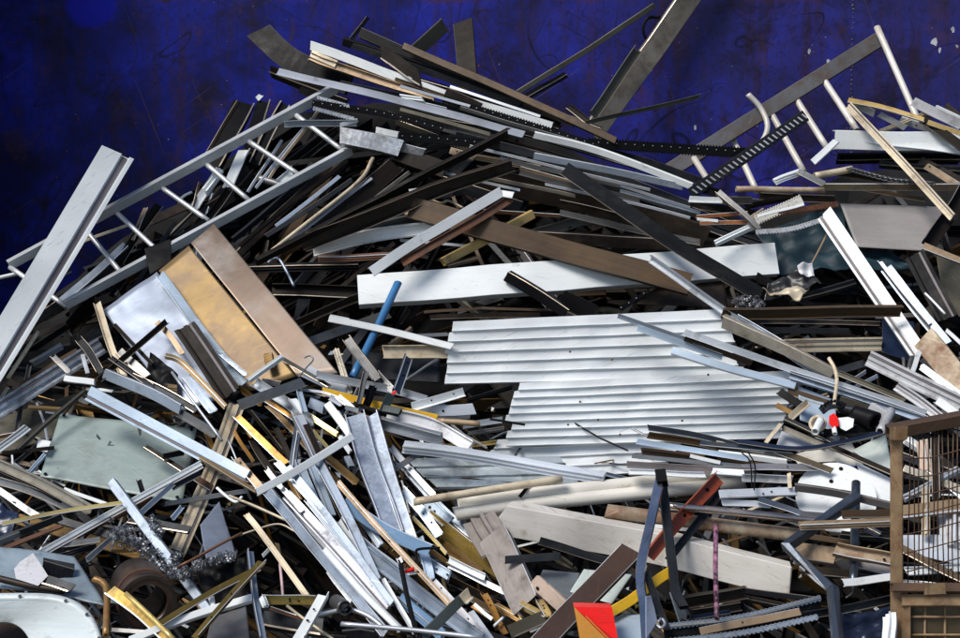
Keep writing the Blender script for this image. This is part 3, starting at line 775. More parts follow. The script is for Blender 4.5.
F whitegrey 13 .82 384,412 430,424 470,446 ; pale broad strip behind the curved grey channel
F steel 6 .88 393,470 420,453 ; short grey strip crossing beside the second galvanised channel
U alu 7 .8 390,448 434,496 ; silver channel half hidden beside the second galvanised channel
F bronze 8 .6 420,452 436,456 ; little dark box end under the white blade
L white 9 .84 412,406 464,391 ; white folded strip in front of the corrugated sheet's corner
C whiteblue 13 .76 414,412 474,409 ; blue white box under the white folded strip
F alu 6 .70 428,419 470,416 ; silver strip under the blue white box
R tan 6 .80 438,421 480,424 ; short tan tube below the blue white box
F black 5 .68 468,401 512,387 ; black strip in the dark gap beside the corrugated sheets
F alu 6 .74 463,426 502,420 ; silver strip in the dark gap under the corrugated sheet
F steel 5 .72 468,434 504,429 ; grey strip in the dark gap under the corrugated sheet
W black 2.5 .9 490,419 525,425 ; thin black rod lying on the lower corrugated sheet's corner ; name=thin_rod cat=rod
F whiteblue 13 .98 403,447 470,456 604,478 ; long white blade shaped strip under the lower corrugated sheet
Q ribbed 0 .66 404,459 560,456 580,486 436,490 ; ribbed grey sheet under the long white blade ; corr=3 d=.004 name=ribbed_sheet
F brown 15 .60 424,482 560,492 ; brown board in shadow above the cream pole
# ---- silver fan
U alublue 12 1.04 269,491 326,560 386,633 ; lowest broad silver channel of the central fan of bars ; k=.4
F white 7 1.14 277,462 304,492 336,528 ; white bar starting highest in the central fan of bars
X alulilac 11 1.10 286,494 335,547 388,607 ; broad grooved pale grey profile in the middle of the fan
L alublue 8 1.16 288,467 330,520 392,604 ; blue grey angle bar lying on the fan's grooved profile
L lightblue 8 1.10 309,501 345,545 376,586 ; light blue bar of the fan beside the tall silver bar
F white 7 1.22 324,549 360,590 400,630 ; whitest bar of the fan with a hole near its lower end
U alu 6 1.12 267,470 302,512 ; short silver channel at the fan's head
L alu 14 .94 297,416 310,444 322,472 ; silver and brown angle standing above the fan
F bronze 7 .97 306,424 326,470 ; brown strip clinging to the silver angle above the fan
L alublue 9 1.14 317,457 350,520 378,580 ; tall silver bar sloping steeply over the fan ; k=.7
F bronze 6 1.08 322,474 350,528 ; brown strip beside the tall silver bar of the fan
C white 9 1.22 257,492 300,469 353,436 ; white crossbar lying across the head of the fan ; k=.6
F lightblue 11 .98 299,463 314,503 ; broad light blue strip under the white crossbar
F lightblue 9 1.00 312,465 332,515 ; light blue strip between white crossbar and tall silver bar
F bluesteel 8 .92 298,419 292,467 ; steel blue strip standing under the grey angle in the gold tangle
F tan 6 1.28 338,482 390,541 449,604 ; long slim tan strip lying over the fan ; holes=1
F skyblue 14 1.10 344,503 385,531 430,551 ; broad sky blue blade curving under the long slim tan strip
U alublue 16 1.12 368,553 420,594 482,640 ; broad ridged blue silver channel at the fan's lower side ; k=.35
F lightblue 12 1.04 360,541 406,579 ; light blue strip below the broad sky blue blade
F skyblue 13 .98 398,598 442,636 ; sky blue plate below the broad ridged blue silver channel
L white 6 1.10 383,579 415,634 ; slim white angle beside the black rod
F lightblue 9 .94 419,538 431,580 ; light blue strip below the hooked black rod
F lightblue 10 .92 424,560 449,576 ; short light blue plate below the hooked black rod
L whitegrey 8 1.08 434,582 482,634 ; pale angle bar beyond the dark green flat bar
S darkgreen2 12 1.36 423,637 468,594 ; dark green grey flat bar with cream end, near the picture's bottom ; k=.4
F cream 11 1.39 462,600 469,593 ; cream end block of the dark green grey flat bar
R black 5 1.36 400,561 408,600 418,640 ; black rod with white tip standing over the fan
F white 5 1.38 399,558 401,563 ; tiny white tip on the black rod
R alu 5 1.40 341,624 410,630 482,638 ; thin silver tube lying level at the picture's bottom across the fan
W black 3 1.26 418,566 416,553 420,549 440,548 ; hooked black rod over the sky blue blade ; name=bent_rod cat=rod
R red 4 1.3 405,572 414,569 ; tiny red tube beside the black rod
U dsteel 8 1.0 394,577 432,602 ; dark steel channel under the long slim tan strip
R alu 5 1.06 312,617 345,610 366,615 384,628 ; curved silver tube beneath the fan's lower end
F alu 8 .98 329,570 352,600 ; silver blade hanging below the fan into the dark hollow
F lightblue 8 .96 350,505 380,545 ; light blue strip under the sky blue blade
F whiteblue 7 1.06 340,520 372,566 ; blue white strip wedged beside the tall silver bar
F alu 7 1.0 296,510 350,580 ; silver strip half hidden beneath the fan's grooved profile
# ---- lower left
Q bluegrey 0 1.02,1.0,1.16,1.14 -10,547 74,556 106,606 -10,584 ; blue grey painted sheet above the rounded white panel ; d=.015 name=sheet_panel
F dsteel 11 1.24 44,580 73,589 ; dark side strip beside the grey box end
R steelbrown 7 1.22 -8,577 30,586 64,591 ; brownish tube between blue grey sheet and rounded white panel
R brasstube 7 1.48 94,579 103,583 107,594 106,636 ; bent brass coloured tube beside the rounded white panel ; name=bent_tube
R white 5 1.4 111,601 123,602 ; little white peg beside the bent brass tube
R goldbright 5 1.62 126,594 174,640 ; bright gold round bar in front of the rusty pipe
F olivegold 12 1.52 110,591 140,612 168,638 ; broad olive gold strip under the bright gold round bar
L olivegold 8 1.56 159,625 210,594 258,569 ; dull gold bar running up from the rusty pipe's mouth
L olivegold 9 1.64 195,638 262,562 ; olive gold bar crossing over the white square bar
S white 9 1.54 130,640 190,616 252,597 ; white square bar at the picture's bottom near the rusty pipe
F steel 5 1.46 108,630 152,633 ; grey strip at the rusty pipe's foot
R white 6 1.5 211,596 214,612 ; tiny white peg standing on the white square bar
L alublue 8 1.5 250,552 255,595 263,640 ; blue silver angle standing upright at the picture's bottom
U olivegold 11 1.22 265,600 316,600 ; short level olive gold channel with white end
F white 7 1.26 262,596 266,606 ; small white end piece on the level olive gold channel
Y cream 6 1.14 246,514 262,534 308,598 ; slim cream profile over the dark hollow beside the fan
L white 13 1.42 298,640 323,596 ; broad white angle with notched end at the picture's bottom
W cream 3 1.26 287,606 337,642 ; thin cream rod behind the broad white angle ; name=thin_rod cat=rod
F copper 4 1.24 270,608 302,619 ; coppery strip below the level olive gold channel
F dsteel 20 1.08 262,620 322,628 ; dark plate below the coppery strip
W pink 3 1.06 280,564 283,597 ; thin pinkish rod in the dark hollow ; name=thin_rod cat=rod
F gold 4 1.04 277,543 281,562 ; small gold strip in the dark hollow beside the slim cream profile
F white 4 1.08 263,556 270,549 ; small white bit in the dark hollow
W cream 3 1.02 229,496 256,507 287,521 ; thin cream strip curving above the dark hollow ; name=thin_rod cat=rod
W cream 2 1.0 229,539 252,531 278,524 296,532 ; thin cream wire crossing the dark hollow ; name=bent_wire cat=wire
Q steel 0 1.24 212,616 246,606 250,642 206,642 ; grey sheet under the olive gold bars at the picture's bottom ; d=.012
Q alusheet 0 1.0,.8,.95,1.15 200,526 219,503 236,556 206,560 ; shiny curled silver sheet beside the cream white profile ; d=.018
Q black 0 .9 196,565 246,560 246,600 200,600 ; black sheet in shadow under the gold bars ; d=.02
F dsteel 9 .9 130,520 190,530 ; dark plate behind the silver swarf
F dsteel 8 .8 60,520 140,545 ; dark strip behind the silver swarf's end
# ---- lower middle
R cream 8 1.06 414,502 490,490 562,479 ; cream pole lying over the pair of pipes
R dirtywhite 15 .90 458,502 743,471 ; upper dirty white pipe of the lying pair ; name=long_pipe cat=pipe
R dirtywhite 14 .88 455,514 743,483 ; lower dirty white pipe of the lying pair ; name=long_pipe cat=pipe
F black 4 .98 520,497 530,484 ; short black smear of bitumen strip on the pipe pair
C warmwhite 32 .94 498,520 640,546 789,583 ; huge off white box beam below the pair of pipes ; k=.8 roll=-14 sk0=-.6 sk1=.15 name=box_beam cat=beam
C slab 31 1.02 492,534 524,604 ; weathered grey slab with planked grain beside the olive gold beam ; k=.4 name=weathered_slab cat=slab
F slab 34 .96 478,516 494,545 ; weathered grey board end above the slab
F pinkbeige 15 1.10 533,581 566,611 ; pinkish beige board beside the weathered slab ; t=.3
Q slate 0 .92 543,570 580,573 572,602 534,588 ; slate grey sheet behind the pinkish beige board
Q whitegreen 0 .96 570,592 584,569 632,574 612,604 ; white green sheet behind the chocolate beam
F yellowwood 9 1.0 520,605 545,618 ; yellow wooden offcut below the weathered slab
F yellowwood 8 1.02 538,600 548,617 ; small yellow wooden block below the pinkish beige board
F olive 14 1.0 510,632 545,618 ; olive grey plate beside the chocolate beam's foot
C chocolate 23 1.30 632,549 588,593 540,643 ; matte chocolate brown beam slanting to the picture's bottom ; k=.35
S yellow 12 1.38 610,613 672,571 ; yellow rectangular tube with open end behind the bent steel frame ; name=square_tube
Q lightblue 0 1.3 613,616 641,614 642,642 616,642 ; light blue sheet behind the red and ochre plate
R rodsteel 8 1.16 666,506 740,513 834,523 ; long steel rod running level from the bent steel frame
L orangered 15 1.12 718,478 684,516 648,558 ; orange red beam crossing behind the bent steel frame ; k=.5 holes=1
L dsteel 9 1.06 722,491 668,561 ; dark angle lying along the orange red beam
R dirtyrust 14 .98 606,511 700,523 802,536 ; rust spotted cream pipe stub under the orange red beam
F white 4 .96 650,526 690,530 ; white strip below the rust spotted pipe
R pinkspeckle 5 1.6 716,526 717,619 ; pink speckled rod standing upright before the box beam
F tan 8 1.46 700,632 800,612 ; tan strip lying inside the serrated dark channel
U steelbrown 14 1.14 678,602 745,592 ; rusty hollow channel end below the box beam
U steelbrown 10 1.2 690,613 740,606 ; smaller rusty channel below the rusty hollow one
F steelbrown 7 1.06 730,596 812,612 ; brown board in shadow under the box beam
F dsteel 6 1.08 740,590 815,600 ; dark board in shadow under the box beam's end
F navy 8 1.24 690,620 730,614 ; dark blue strip above the serrated dark channel
W alu 3 1.6 658,622 662,619 665,624 661,628 657,625 ; small wire ring on the bent steel frame's foot ; name=wire_ring cat=ring
F dsteel 8 1.1 505,560 560,556 ; dark strip in the hollow above the slate sheet
L dsteel 8 1.0 540,540 612,562 ; dark angle in the hollow under the box beam
# ---- bars on the corrugated sheet
L alublue 5 1.00 618,315 660,330 705,346 ; thin silver blue angle topmost on the corrugated sheet
L lightblue 7 .98 638,327 722,357 ; light blue bar second on the corrugated sheet
C lightblue 9 .98 672,350 730,368 795,386 ; light blue channel lowest on the corrugated sheet
L bronze 6 1.02 685,338 752,363 ; dark bar tucked above the light blue channel
L alu 8 1.04 684,332 800,372 926,413 ; longest silver bar running from corrugated sheet towards the cage
U alublue 10 1.0 790,376 860,398 932,423 ; silver blue channel below the longest silver bar
F brown 8 .92 788,391 854,412 ; brown strip under the silver blue channel
C galvtan 15 .96 722,322 780,347 832,374 ; beige flecked tapered beam above the longest silver bar ; taper=.8
U alublue 7 .86 738,318 812,362 ; blue channel beside the beige flecked beam
F olive 6 .70 830,370 905,400 ; olive strip in the gap behind the longest silver bar
F alublue 4 .62 840,388 866,372 ; small blue strip in the dark gap behind the white cable
F alublue 4 .60 850,390 878,376 ; second small blue strip in the dark gap behind the white cable
U brown 13 .86 722,313 810,312 901,310 ; level brown channel above the cream rail, over the white slotted channel ; k=.4
Y cream 14 .46 783,346 882,344 ; cream rail in the recess under the level brown channel
F dsteel 6 .36 745,330 850,331 ; dark strip in the recess above the cream rail
F steelbrown 5 .34 760,322 880,324 ; brown strip in the recess under the level brown channel
Q navy 0 .42 882,319 914,322 914,362 882,352 ; dark navy plate beside the white slotted channel
X white 17 .70 824,213 870,281 920,355 ; white slotted channel sloping down from the teal tarpaulin ; k=.4
L alu 5 .66 880,262 930,324 ; slim silver bar beside the white slotted channel
X alublue 12 .64 886,268 915,306 946,344 ; blue silver grooved profile parallel to the white slotted channel
W tan 2 .50 829,230 818,252 808,270 ; thin tan cord hanging on the teal tarpaulin ; name=cord cat=cord
Q teal 0 .12 756,232 848,204 912,270 778,274 ; dark teal tarpaulin in the recess behind the white slotted channel ; d=.04 name=tarpaulin cat=tarpaulin
Q teal 0 .22 829,200 842,202 846,232 832,228 ; small teal flap beside the taupe panel ; d=.01 name=tarpaulin cat=tarpaulin
Q taupe 0 .30 840,203 946,207 932,251 857,247 ; clean taupe grey panel beside the white slotted channel ; d=.003 name=sheet_panel
L bronze 16 .58 966,190 927,247 ; bronze frame bar standing at the taupe panel's end
L tan 8 .62 924,246 968,264 ; tan frame bar meeting the bronze frame bar below the taupe panel
Q olive 0 .2 936,254 968,266 968,318 946,314 ; olive grey panel behind the tan frame bar ; d=.004
Y black 20 .32 914,254 948,318 ; black ribbed strip below the taupe panel
W white 2.5 .6 925,293 945,314 ; thin white rod over the black ribbed strip ; name=thin_rod cat=rod
# ---- upper right
C white 19 .52 835,140 896,141 960,141 ; clean white box face below the tube rack, streaked with brown ; k=.6 skew=0 roll=6
F white 7 .56 813,162 836,141 ; white tab pointing off the clean white box face
Y cream 8 .74 848,105 900,160 952,217 ; cream grooved bar crossing over the clean white box face
L yellowwood 6 .68 848,100 885,108 924,120 ; yellowish rail over the clean white box face
C bronze 10 .66 922,119 968,150 ; dark brown rail continuing from the yellowish rail
F yellowwood 5 .70 928,122 968,136 ; tan sliver on the dark brown rail
F steel 7 .62 850,102 874,114 ; grey blade under the yellowish rail's tip
F steel 6 .60 879,114 905,128 ; second grey blade under the yellowish rail's middle
F whitegrey 9 .48 913,101 962,125 ; lilac white strip above the dark brown rail
F white 8 .46 934,108 964,122 ; small white strip above the lilac white one
F steelbrown 7 .48 946,106 964,120 ; dark torn tip above the lilac white strip
F black 9 .50 700,188 720,194 ; dark block at the treaded strip's lower end
F white 6 .52 689,199 722,200 ; white blade by the treaded strip's lower end
R dirtyrust 6 .58 736,189 824,190 ; rusty cream tube lying below the tube rack
C olivebrown 8 .50 820,187 890,187 968,187 ; long olive brown bar above the taupe panel
F white 7 .58 775,181 802,171 ; white flap above the rusty cream tube
F steel 6 .60 798,171 824,184 ; grey flap folded over the rusty cream tube's end
R cream 7 .56 814,176 852,169 ; short cream tube beside the dark chain
P dirtywhite 12 .62 756,220 802,199 ; perforated cream scrap on the teal tarpaulin
P rust 7 .60 768,215 838,204 ; perforated brown strip behind the perforated cream scrap
P whitegrey 6 .64 756,232 790,229 822,220 ; perforated pale band across the top of the teal tarpaulin
F white 3 .68 758,216 804,204 ; thin white sliver on the perforated cream scrap
F cream 8 .56 748,222 764,212 ; small cream torn scrap beside the perforated cream scrap
F orangerust 4 .50 696,217 748,213 ; orange rusty strip beside the perforated scraps
F orangerust 4 .52 700,223 748,222 ; lower orange rusty strip beside the perforated scraps
F white 3 .54 697,219 718,221 ; thin white sliver by the orange rusty strips
F white 7 .56 716,244 756,225 ; white wedge strip above the big white channel's far end
L steel 8 .64 718,192 758,229 ; dark grey angle below the treaded strip
F steel 8 .46 724,200 752,200 ; short grey strip behind the dark grey angle
F dsteel 9 .58 790,301 856,283 ; dark grey strip beside the crumpled rag
F black 8 .50 756,276 778,288 ; black plate end beside the crumpled rag
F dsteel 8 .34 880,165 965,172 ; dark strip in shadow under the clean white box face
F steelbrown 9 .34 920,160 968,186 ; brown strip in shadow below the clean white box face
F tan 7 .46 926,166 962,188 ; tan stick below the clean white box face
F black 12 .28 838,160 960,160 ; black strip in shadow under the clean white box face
F steel 8 .16 720,200 760,203 ; grey strip end against the wall beneath the rack
# ---- right flank
C creamrust 25 .78 924,338 966,390 ; rusty cream box end above the cage ; k=.5
Y whitegrey 16 .86 868,358 910,379 962,404 ; broad lilac grey profile above the cage
R steel 5 .80 912,357 908,371 ; small grey peg standing by the white slotted channel's foot
F white 5 .82 920,351 912,372 ; small white strip by the white slotted channel's foot
F white 7 .90 921,366 964,398 ; white blade over the broad lilac grey profile
Y whitegrey 10 .94 896,386 920,402 948,424 ; pale grooved bar ending just above the cage corner
L white 9 .96 937,400 966,420 ; white angle end above the cage's top rail
R steel 3 .7 903,358 904,396 ; thin grey post behind the pale grooved bar
F white 4 .8 946,330 964,346 ; white scrap beside the rusty cream box end
F olive 9 .72 840,400 900,420 ; olive strip behind the motor unit
F dsteel 8 .80 880,424 930,440 ; dark strip behind the cage corner
F alublue 6 .84 868,402 920,418 ; blue strip above the motor unit's tube
L dsteel 7 .86 888,428 930,408 ; dark angle between motor unit and cage
F black 8 1.02 779,391 804,407 ; black bar end sticking out over the corrugated sheet
S brasstube 6 1.00 776,405 794,414 ; brass coloured stub by the corrugated sheet's edge
L cream 7 1.04 789,418 807,402 ; cream bracket arm beside the ring washer
L dsteel 7 1.06 784,419 832,442 ; dark angle below the ring washer
L cream 5 1.02 766,443 781,424 ; cream bracket foot at the corrugated sheet's lower corner
L galvtan 6 1.0 783,428 825,446 ; beige strip below the dark angle of the ring washer
Q lightblue 0 .92 798,386 836,400 836,432 800,420 ; light blue plate behind the ring washer
Q whiteblue 0 .90 782,430 820,444 800,452 776,446 ; blue white sheet under the beige strip
W cream 4 1.14 829,358 835,369 837,382 834,405 ; cream cable rising from the motor unit ; name=cable cat=cable
L navy 6 1.20 737,442 795,449 840,443 890,431 ; long dark navy strip sagging below the motor unit
L bluesteel 6 1.12 648,427 695,434 742,446 ; blue grey strip highest of the stack on the lower corrugated sheet
F brown 7 1.08 648,435 700,443 755,457 ; brown strip second in the stack on the lower corrugated sheet
L lightblue 6 1.14 637,441 690,449 748,459 ; light blue strip in the middle of the stack on the lower sheet
F brown 9 1.04 642,452 705,459 ; short brown strip under the stack's light blue strip
L steel 5 1.10 632,456 690,462 752,467 ; grey strip below the stack's light blue strip
L alutaupe 7 1.12 627,464 690,468 754,470 ; taupe strip lowest of the stack, above the pipe pair
F white 6 1.10 629,472 705,475 ; white strip end at the pipe pair
F white 4 1.13 690,456 720,463 ; tiny white sliver in the stack
L bluesteel 6 1.16 700,443 792,452 ; dark blue strip running out of the stack above the tan grey strip
L galvtan 8 1.10 716,444 792,459 ; tan grey strip under the dark blue strip
C white 7 1.12 718,454 787,463 ; short white bar under the tan grey strip
F brown 7 1.08 716,461 790,469 ; brown strip under the short white bar
L alutaupe 8 1.12 742,468 820,467 ; taupe bar above the bright white bar
F white 8 1.14 712,471 744,473 ; white end block on the taupe bar
U whitegrey 9 1.12 742,478 792,479 ; pale channel between the taupe bar and bright white bar
C whiteblue 10 1.16 720,494 797,491 ; bright white bar ending at the white disc
F cream 4 1.2 789,473 790,488 ; tiny upright cream tab beside the white disc
F brown 10 1.04 784,470 838,466 ; brown flat bar behind the white disc
L olivebrown 7 1.14 766,446 832,471 ; olive brown angle slanting to the white disc
W black 1.5 1.24 742,453 750,462 752,488 ; thin black wire draped over the taupe bar ; name=thin_wire cat=wire
W black 1.5 1.24 748,452 755,466 754,490 ; second thin black wire draped over the taupe bar ; name=thin_wire cat=wire
L bluesteel 7 1.12 758,499 802,514 ; dark blue angle below the bright white bar
F whiteblue 6 1.08 722,503 770,505 ; blue white strip below the bright white bar
F bronze 8 1.08 745,502 762,502 ; dark end block below the bright white bar
F white 5 1.1 785,520 806,527 ; small white strip beside the zigzag rail
F steel 9 1.12 800,515 835,519 ; grey end plate at the rod's far end
C steel 9 1.20 795,488 840,495 893,507 ; grey bar crossing the white disc
Q white 0 1.0 855,461 893,480 893,512 868,490 ; white sheet corner between the white disc and cage ; d=.006
Q whitegreen 0 .98 852,450 886,434 893,472 880,468 ; pale panel above the white sheet corner ; d=.006
Q dirtywhite 0 .96 792,456 850,439 864,464 804,474 ; dirty white plate with black specks above the white disc ; d=.01
Q brightblue 0 1.02 834,468 840,463 855,467 850,474 ; bright blue plastic corner behind the white disc
L bronze 7 1.10 830,446 892,473 ; dark bronze angle crossing above the white sheet corner
R bluesteel 9 1.28 856,483 855,530 853,584 ; dark post standing in front of the white disc ; name=steel_post cat=post
S bluesteel 11 1.50 858,493 785,543 829,587 836,648 ; blue grey zigzag rail with bright edges bent twice beside the cage ; sharp=1 k=1.1 roll=-28 name=zigzag_rail cat=rail
F tan 9 1.56 800,526 892,522 ; tan board crossing over the zigzag rail
F brown 9 1.5 842,515 893,513 ; brown board just above the tan board
U creamrust 15 1.36 835,551 893,561 ; tan cream channel running into the cage post
C tan 17 1.30 795,549 836,556 ; tan box end behind the zigzag rail's bend
F steelbrown 8 1.24 806,570 852,574 ; brown strip beneath the tan box end
C white 9 1.40 844,583 893,577 ; white bar ending at the cage post
U dsteel 9 1.40 798,617 845,609 893,598 ; dark channel with bright edges under the white bar
F alutaupe 9 1.2 850,563 893,572 ; taupe strip behind the tan cream channel
Q navy 0 1.3 832,612 893,604 893,645 836,645 ; dark crumpled plastic sheet at the cage post's foot ; d=.04 name=plastic_sheet cat=sheet
F white 14 1.44 888,614 887,645 ; white rounded panel edge beside the cage post
W steel 2 1.3 853,583 852,593 846,598 ; little hook below the dark post ; name=bent_rod cat=rod
F brown 6 1.14 800,535 860,545 ; brown strip beneath the tan board
F dsteel 8 1.1 840,535 892,540 ; dark strip beneath the tan board
F navy 7 1.16 865,528 880,535 ; blue scrap beneath the tan board
# ---- seen through the cage mesh
F tan 15 1.30 898,513 966,505 ; tan board seen through the cage mesh
Q whiteblue 0 1.2 903,536 968,534 968,566 903,552 ; blue white sheet seen through the cage mesh
F brown 8 1.36 893,544 968,582 ; brown bar slanting behind the cage mesh
F cream 8 1.3 926,486 926,534 ; cream upright strip seen through the cage mesh
F white 9 1.3 906,572 968,568 ; white strip low behind the cage mesh
F whitegrey 26 1.24 952,508 953,545 ; pale plate seen through the cage mesh beside the tan board
F white 10 1.1 905,440 938,462 ; white strip high behind the cage mesh
F pinkbeige 11 1.16 922,440 926,470 ; pinkish white scrap high behind the cage mesh
F bronze 9 1.24 935,438 937,500 ; rusty hanging strap seen through the cage mesh
F white 9 1.14 930,470 966,500 ; white strip in the middle behind the cage mesh
F galvtan 8 1.18 904,468 962,490 ; beige strip in the middle behind the cage mesh
F dsteel 8 1.1 900,455 968,480 ; dark strip behind the upper cage mesh
F whiteblue 8 1.2 905,500 960,470 ; blue white strip slanting behind the cage mesh
F brown 6 1.26 904,590 966,582 ; brown strip low behind the cage mesh
"""
# ------------------------------------------------------------------ the setting
def wall_material():
    m, nt, b, N = nodes_of('wall_paint'); L = nt.links.new
    g = N('ShaderNodeNewGeometry')
    pos = g.outputs['Position']
    big = N('ShaderNodeTexNoise', Scale=1.3, Detail=7.0, Roughness=.65); L(pos, big.inputs['Vector'])
    mp = N('ShaderNodeMapping'); mp.inputs['Scale'].default_value = (14, 14, 1.3); L(pos, mp.inputs['Vector'])
    st = N('ShaderNodeTexNoise', Scale=1.0, Detail=8.0, Roughness=.7); L(mp.outputs[0], st.inputs['Vector'])
    gr = N('ShaderNodeTexNoise', Scale=38.0, Detail=6.0, Roughness=.7); L(pos, gr.inputs['Vector'])
    def rng(src, a, c, lo=0., hi=1.):
        r = N('ShaderNodeMapRange'); r.inputs[1].default_value = a; r.inputs[2].default_value = c; r.inputs[3].default_value = lo; r.inputs[4].default_value = hi; L(src, r.inputs[0]); return r.outputs[0]
    def mix(f, a, c):
        x = N('ShaderNodeMix', data_type='RGBA')
        if isinstance(f, float): x.inputs['Factor'].default_value = f
        else: L(f, x.inputs['Factor'])
        for s, q in ((6, a), (7, c)):
            if isinstance(q, tuple): x.inputs[s].default_value = (*q, 1)
            else: L(q, x.inputs[s])
        return x.outputs[2]
    def mul(a, c):
        x = N('ShaderNodeMath', operation='MULTIPLY'); L(a, x.inputs[0])
        if isinstance(c, float): x.inputs[1].default_value = c
        else: L(c, x.inputs[1])
        return x.outputs[0]
    col = mix(rng(big.outputs['Fac'], .40, .62), (.002, .004, .08), (.013, .022, .36))
    sx = N('ShaderNodeSeparateXYZ'); L(pos, sx.inputs[0])
    # the paint is worn greyer towards the far end of the bay
    col = mix(mul(rng(sx.outputs[0], -1.0, 2.2), .45), col, (.045, .040, .115))
    col = mix(mul(rng(st.outputs['Fac'], .48, .70), .8), col, (.034, .014, .016))
    col = mix(mul(rng(gr.outputs['Fac'], .52, .68), .6), col, (.010, .006, .012))
    stn = N('ShaderNodeTexNoise', Scale=2.1, Detail=9.0, Roughness=.72, Distortion=.4); L(pos, stn.inputs['Vector'])
    col = mix(mul(rng(stn.outputs['Fac'], .52, .64), .75), col, (.010, .006, .012))
    stn2 = N('ShaderNodeTexNoise', Scale=3.3, Detail=9.0, Roughness=.72); sh = N('ShaderNodeVectorMath', operation='ADD'); L(pos, sh.inputs[0]); sh.inputs[1].default_value = (9, 0, 4); L(sh.outputs[0], stn2.inputs['Vector'])
    col = mix(mul(rng(stn2.outputs['Fac'], .56, .68), .6), col, (.07, .030, .040))
    # long curved scrape lines: thin contours of noise, broken up, and short straight scores
    for sc, seed, wd, cc, am in ((1.1, 3.1, .0022, (.004, .003, .010), .9), (1.7, 9.7, .003, (.006, .004, .012), .85), (2.3, 5.7, .0035, (.045, .02, .02), .7)):
        o = N('ShaderNodeVectorMath', operation='ADD'); L(pos, o.inputs[0]); o.inputs[1].default_value = (seed, seed * 2, seed)
        n = N('ShaderNodeTexNoise', Scale=sc, Detail=1.0, Distortion=.8); L(o.outputs[0], n.inputs['Vector'])
        fr = N('ShaderNodeMath', operation='MULTIPLY'); L(n.outputs['Fac'], fr.inputs[0]); fr.inputs[1].default_value = 4.0
        fx = N('ShaderNodeMath', operation='FRACT'); L(fr.outputs[0], fx.inputs[0])
        d = N('ShaderNodeMath', operation='SUBTRACT'); L(fx.outputs[0], d.inputs[0]); d.inputs[1].default_value = .5
        a = N('ShaderNodeMath', operation='ABSOLUTE'); L(d.outputs[0], a.inputs[0])
        f = rng(a.outputs[0], 0., wd * 5, 1., 0.)
        col = mix(mul(mul(f, rng(big.outputs['Fac'], .44, .52)), am), col, cc)
    for ang, seed, th, cc, am in ((.6, 2., .73, (.16, .13, .17), .35), (-.5, 7., .70, (.006, .004, .010), .9), (1.1, 13., .72, (.006, .004, .010), .9), (-1.2, 17., .73, (.13, .07, .06), .7)):
        mp1 = N('ShaderNodeMapping'); mp1.inputs['Rotation'].default_value = (0, ang, 0); mp1.inputs['Location'].default_value = (seed, 0, seed); L(pos, mp1.inputs['Vector'])
        mp2 = N('ShaderNodeMapping'); mp2.inputs['Scale'].default_value = (1.3, 1, 110); L(mp1.outputs[0], mp2.inputs['Vector'])
        n = N('ShaderNodeTexNoise', Scale=1.0, Detail=2.0, Roughness=.4); L(mp2.outputs[0], n.inputs['Vector'])
        col = mix(mul(rng(n.outputs['Fac'], th, th + .03), am), col, cc)
    # a fresher patch of paint
    pc = at(92, 2, WALL_Y)
    vd = N('ShaderNodeVectorMath', operation='SUBTRACT'); L(pos, vd.inputs[0]); vd.inputs[1].default_value = pc
    vs_ = N('ShaderNodeVectorMath', operation='MULTIPLY'); L(vd.outputs[0], vs_.inputs[0]); vs_.inputs[1].default_value = (1, 0, 1)
    ln_ = N('ShaderNodeVectorMath', operation='LENGTH'); L(vs_.outputs[0], ln_.inputs[0])
    pn = N('ShaderNodeMath', operation='MULTIPLY_ADD'); L(gr.outputs['Fac'], pn.inputs[0]); pn.inputs[1].default_value = .06; L(ln_.outputs['Value'], pn.inputs[2])
    pn2 = N('ShaderNodeMath', operation='MULTIPLY_ADD'); L(big.outputs['Fac'], pn2.inputs[0]); pn2.inputs[1].default_value = .12; L(pn.outputs[0], pn2.inputs[2])
    col = mix(rng(pn2.outputs[0], .215, .25, 1., 0.), col, (.004, .008, .40))
    # flecks where the paint is chipped
    for sc, th, cc in ((26., .035, (.42, .40, .42)), (15., .05, (.16, .06, .025))):
        vo = N('ShaderNodeTexVoronoi', Scale=sc); L(pos, vo.inputs['Vector'])
        s = N('ShaderNodeSeparateColor'); L(vo.outputs['Color'], s.inputs[0])
        pick = rng(s.outputs[0], .86, .88)
        dd = N('ShaderNodeMath', operation='MULTIPLY_ADD'); L(gr.outputs['Fac'], dd.inputs[0]); dd.inputs[1].default_value = .25; L(vo.outputs['Distance'], dd.inputs[2])
        f = rng(dd.outputs[0], th + .12, th + .16, 1., 0.)
        col = mix(mul(f, pick), col, cc)
    # rust along the upper rim
    zr = N('ShaderNodeMath', operation='MULTIPLY_ADD'); L(big.outputs['Fac'], zr.inputs[0]); zr.inputs[1].default_value = .25; L(sx.outputs[2], zr.inputs[2])
    col = mix(mul(rng(zr.outputs[0], 3.13, 3.18), .85), col, (.07, .022, .012))
    L(col, b.inputs['Base Color'])
    b.inputs['Roughness'].default_value = .5; b.inputs['Specular IOR Level'].default_value = .2
    bp = N('ShaderNodeBump', Strength=.25, Distance=.01); L(st.outputs['Fac'], bp.inputs['Height']); L(bp.outputs[0], b.inputs['Normal'])
    M['wall_paint'] = m
    m, nt, b, N = nodes_of('ground_dirt'); L = nt.links.new; M['ground_dirt'] = m
    g = N('ShaderNodeNewGeometry'); n = N('ShaderNodeTexNoise', Scale=7.0, Detail=10.0, Roughness=.7); L(g.outputs['Position'], n.inputs['Vector'])
    r = N('ShaderNodeValToRGB'); r.color_ramp.elements[0].color = (.030, .026, .022, 1); r.color_ramp.elements[1].color = (.10, .09, .08, 1); L(n.outputs['Fac'], r.inputs[0])
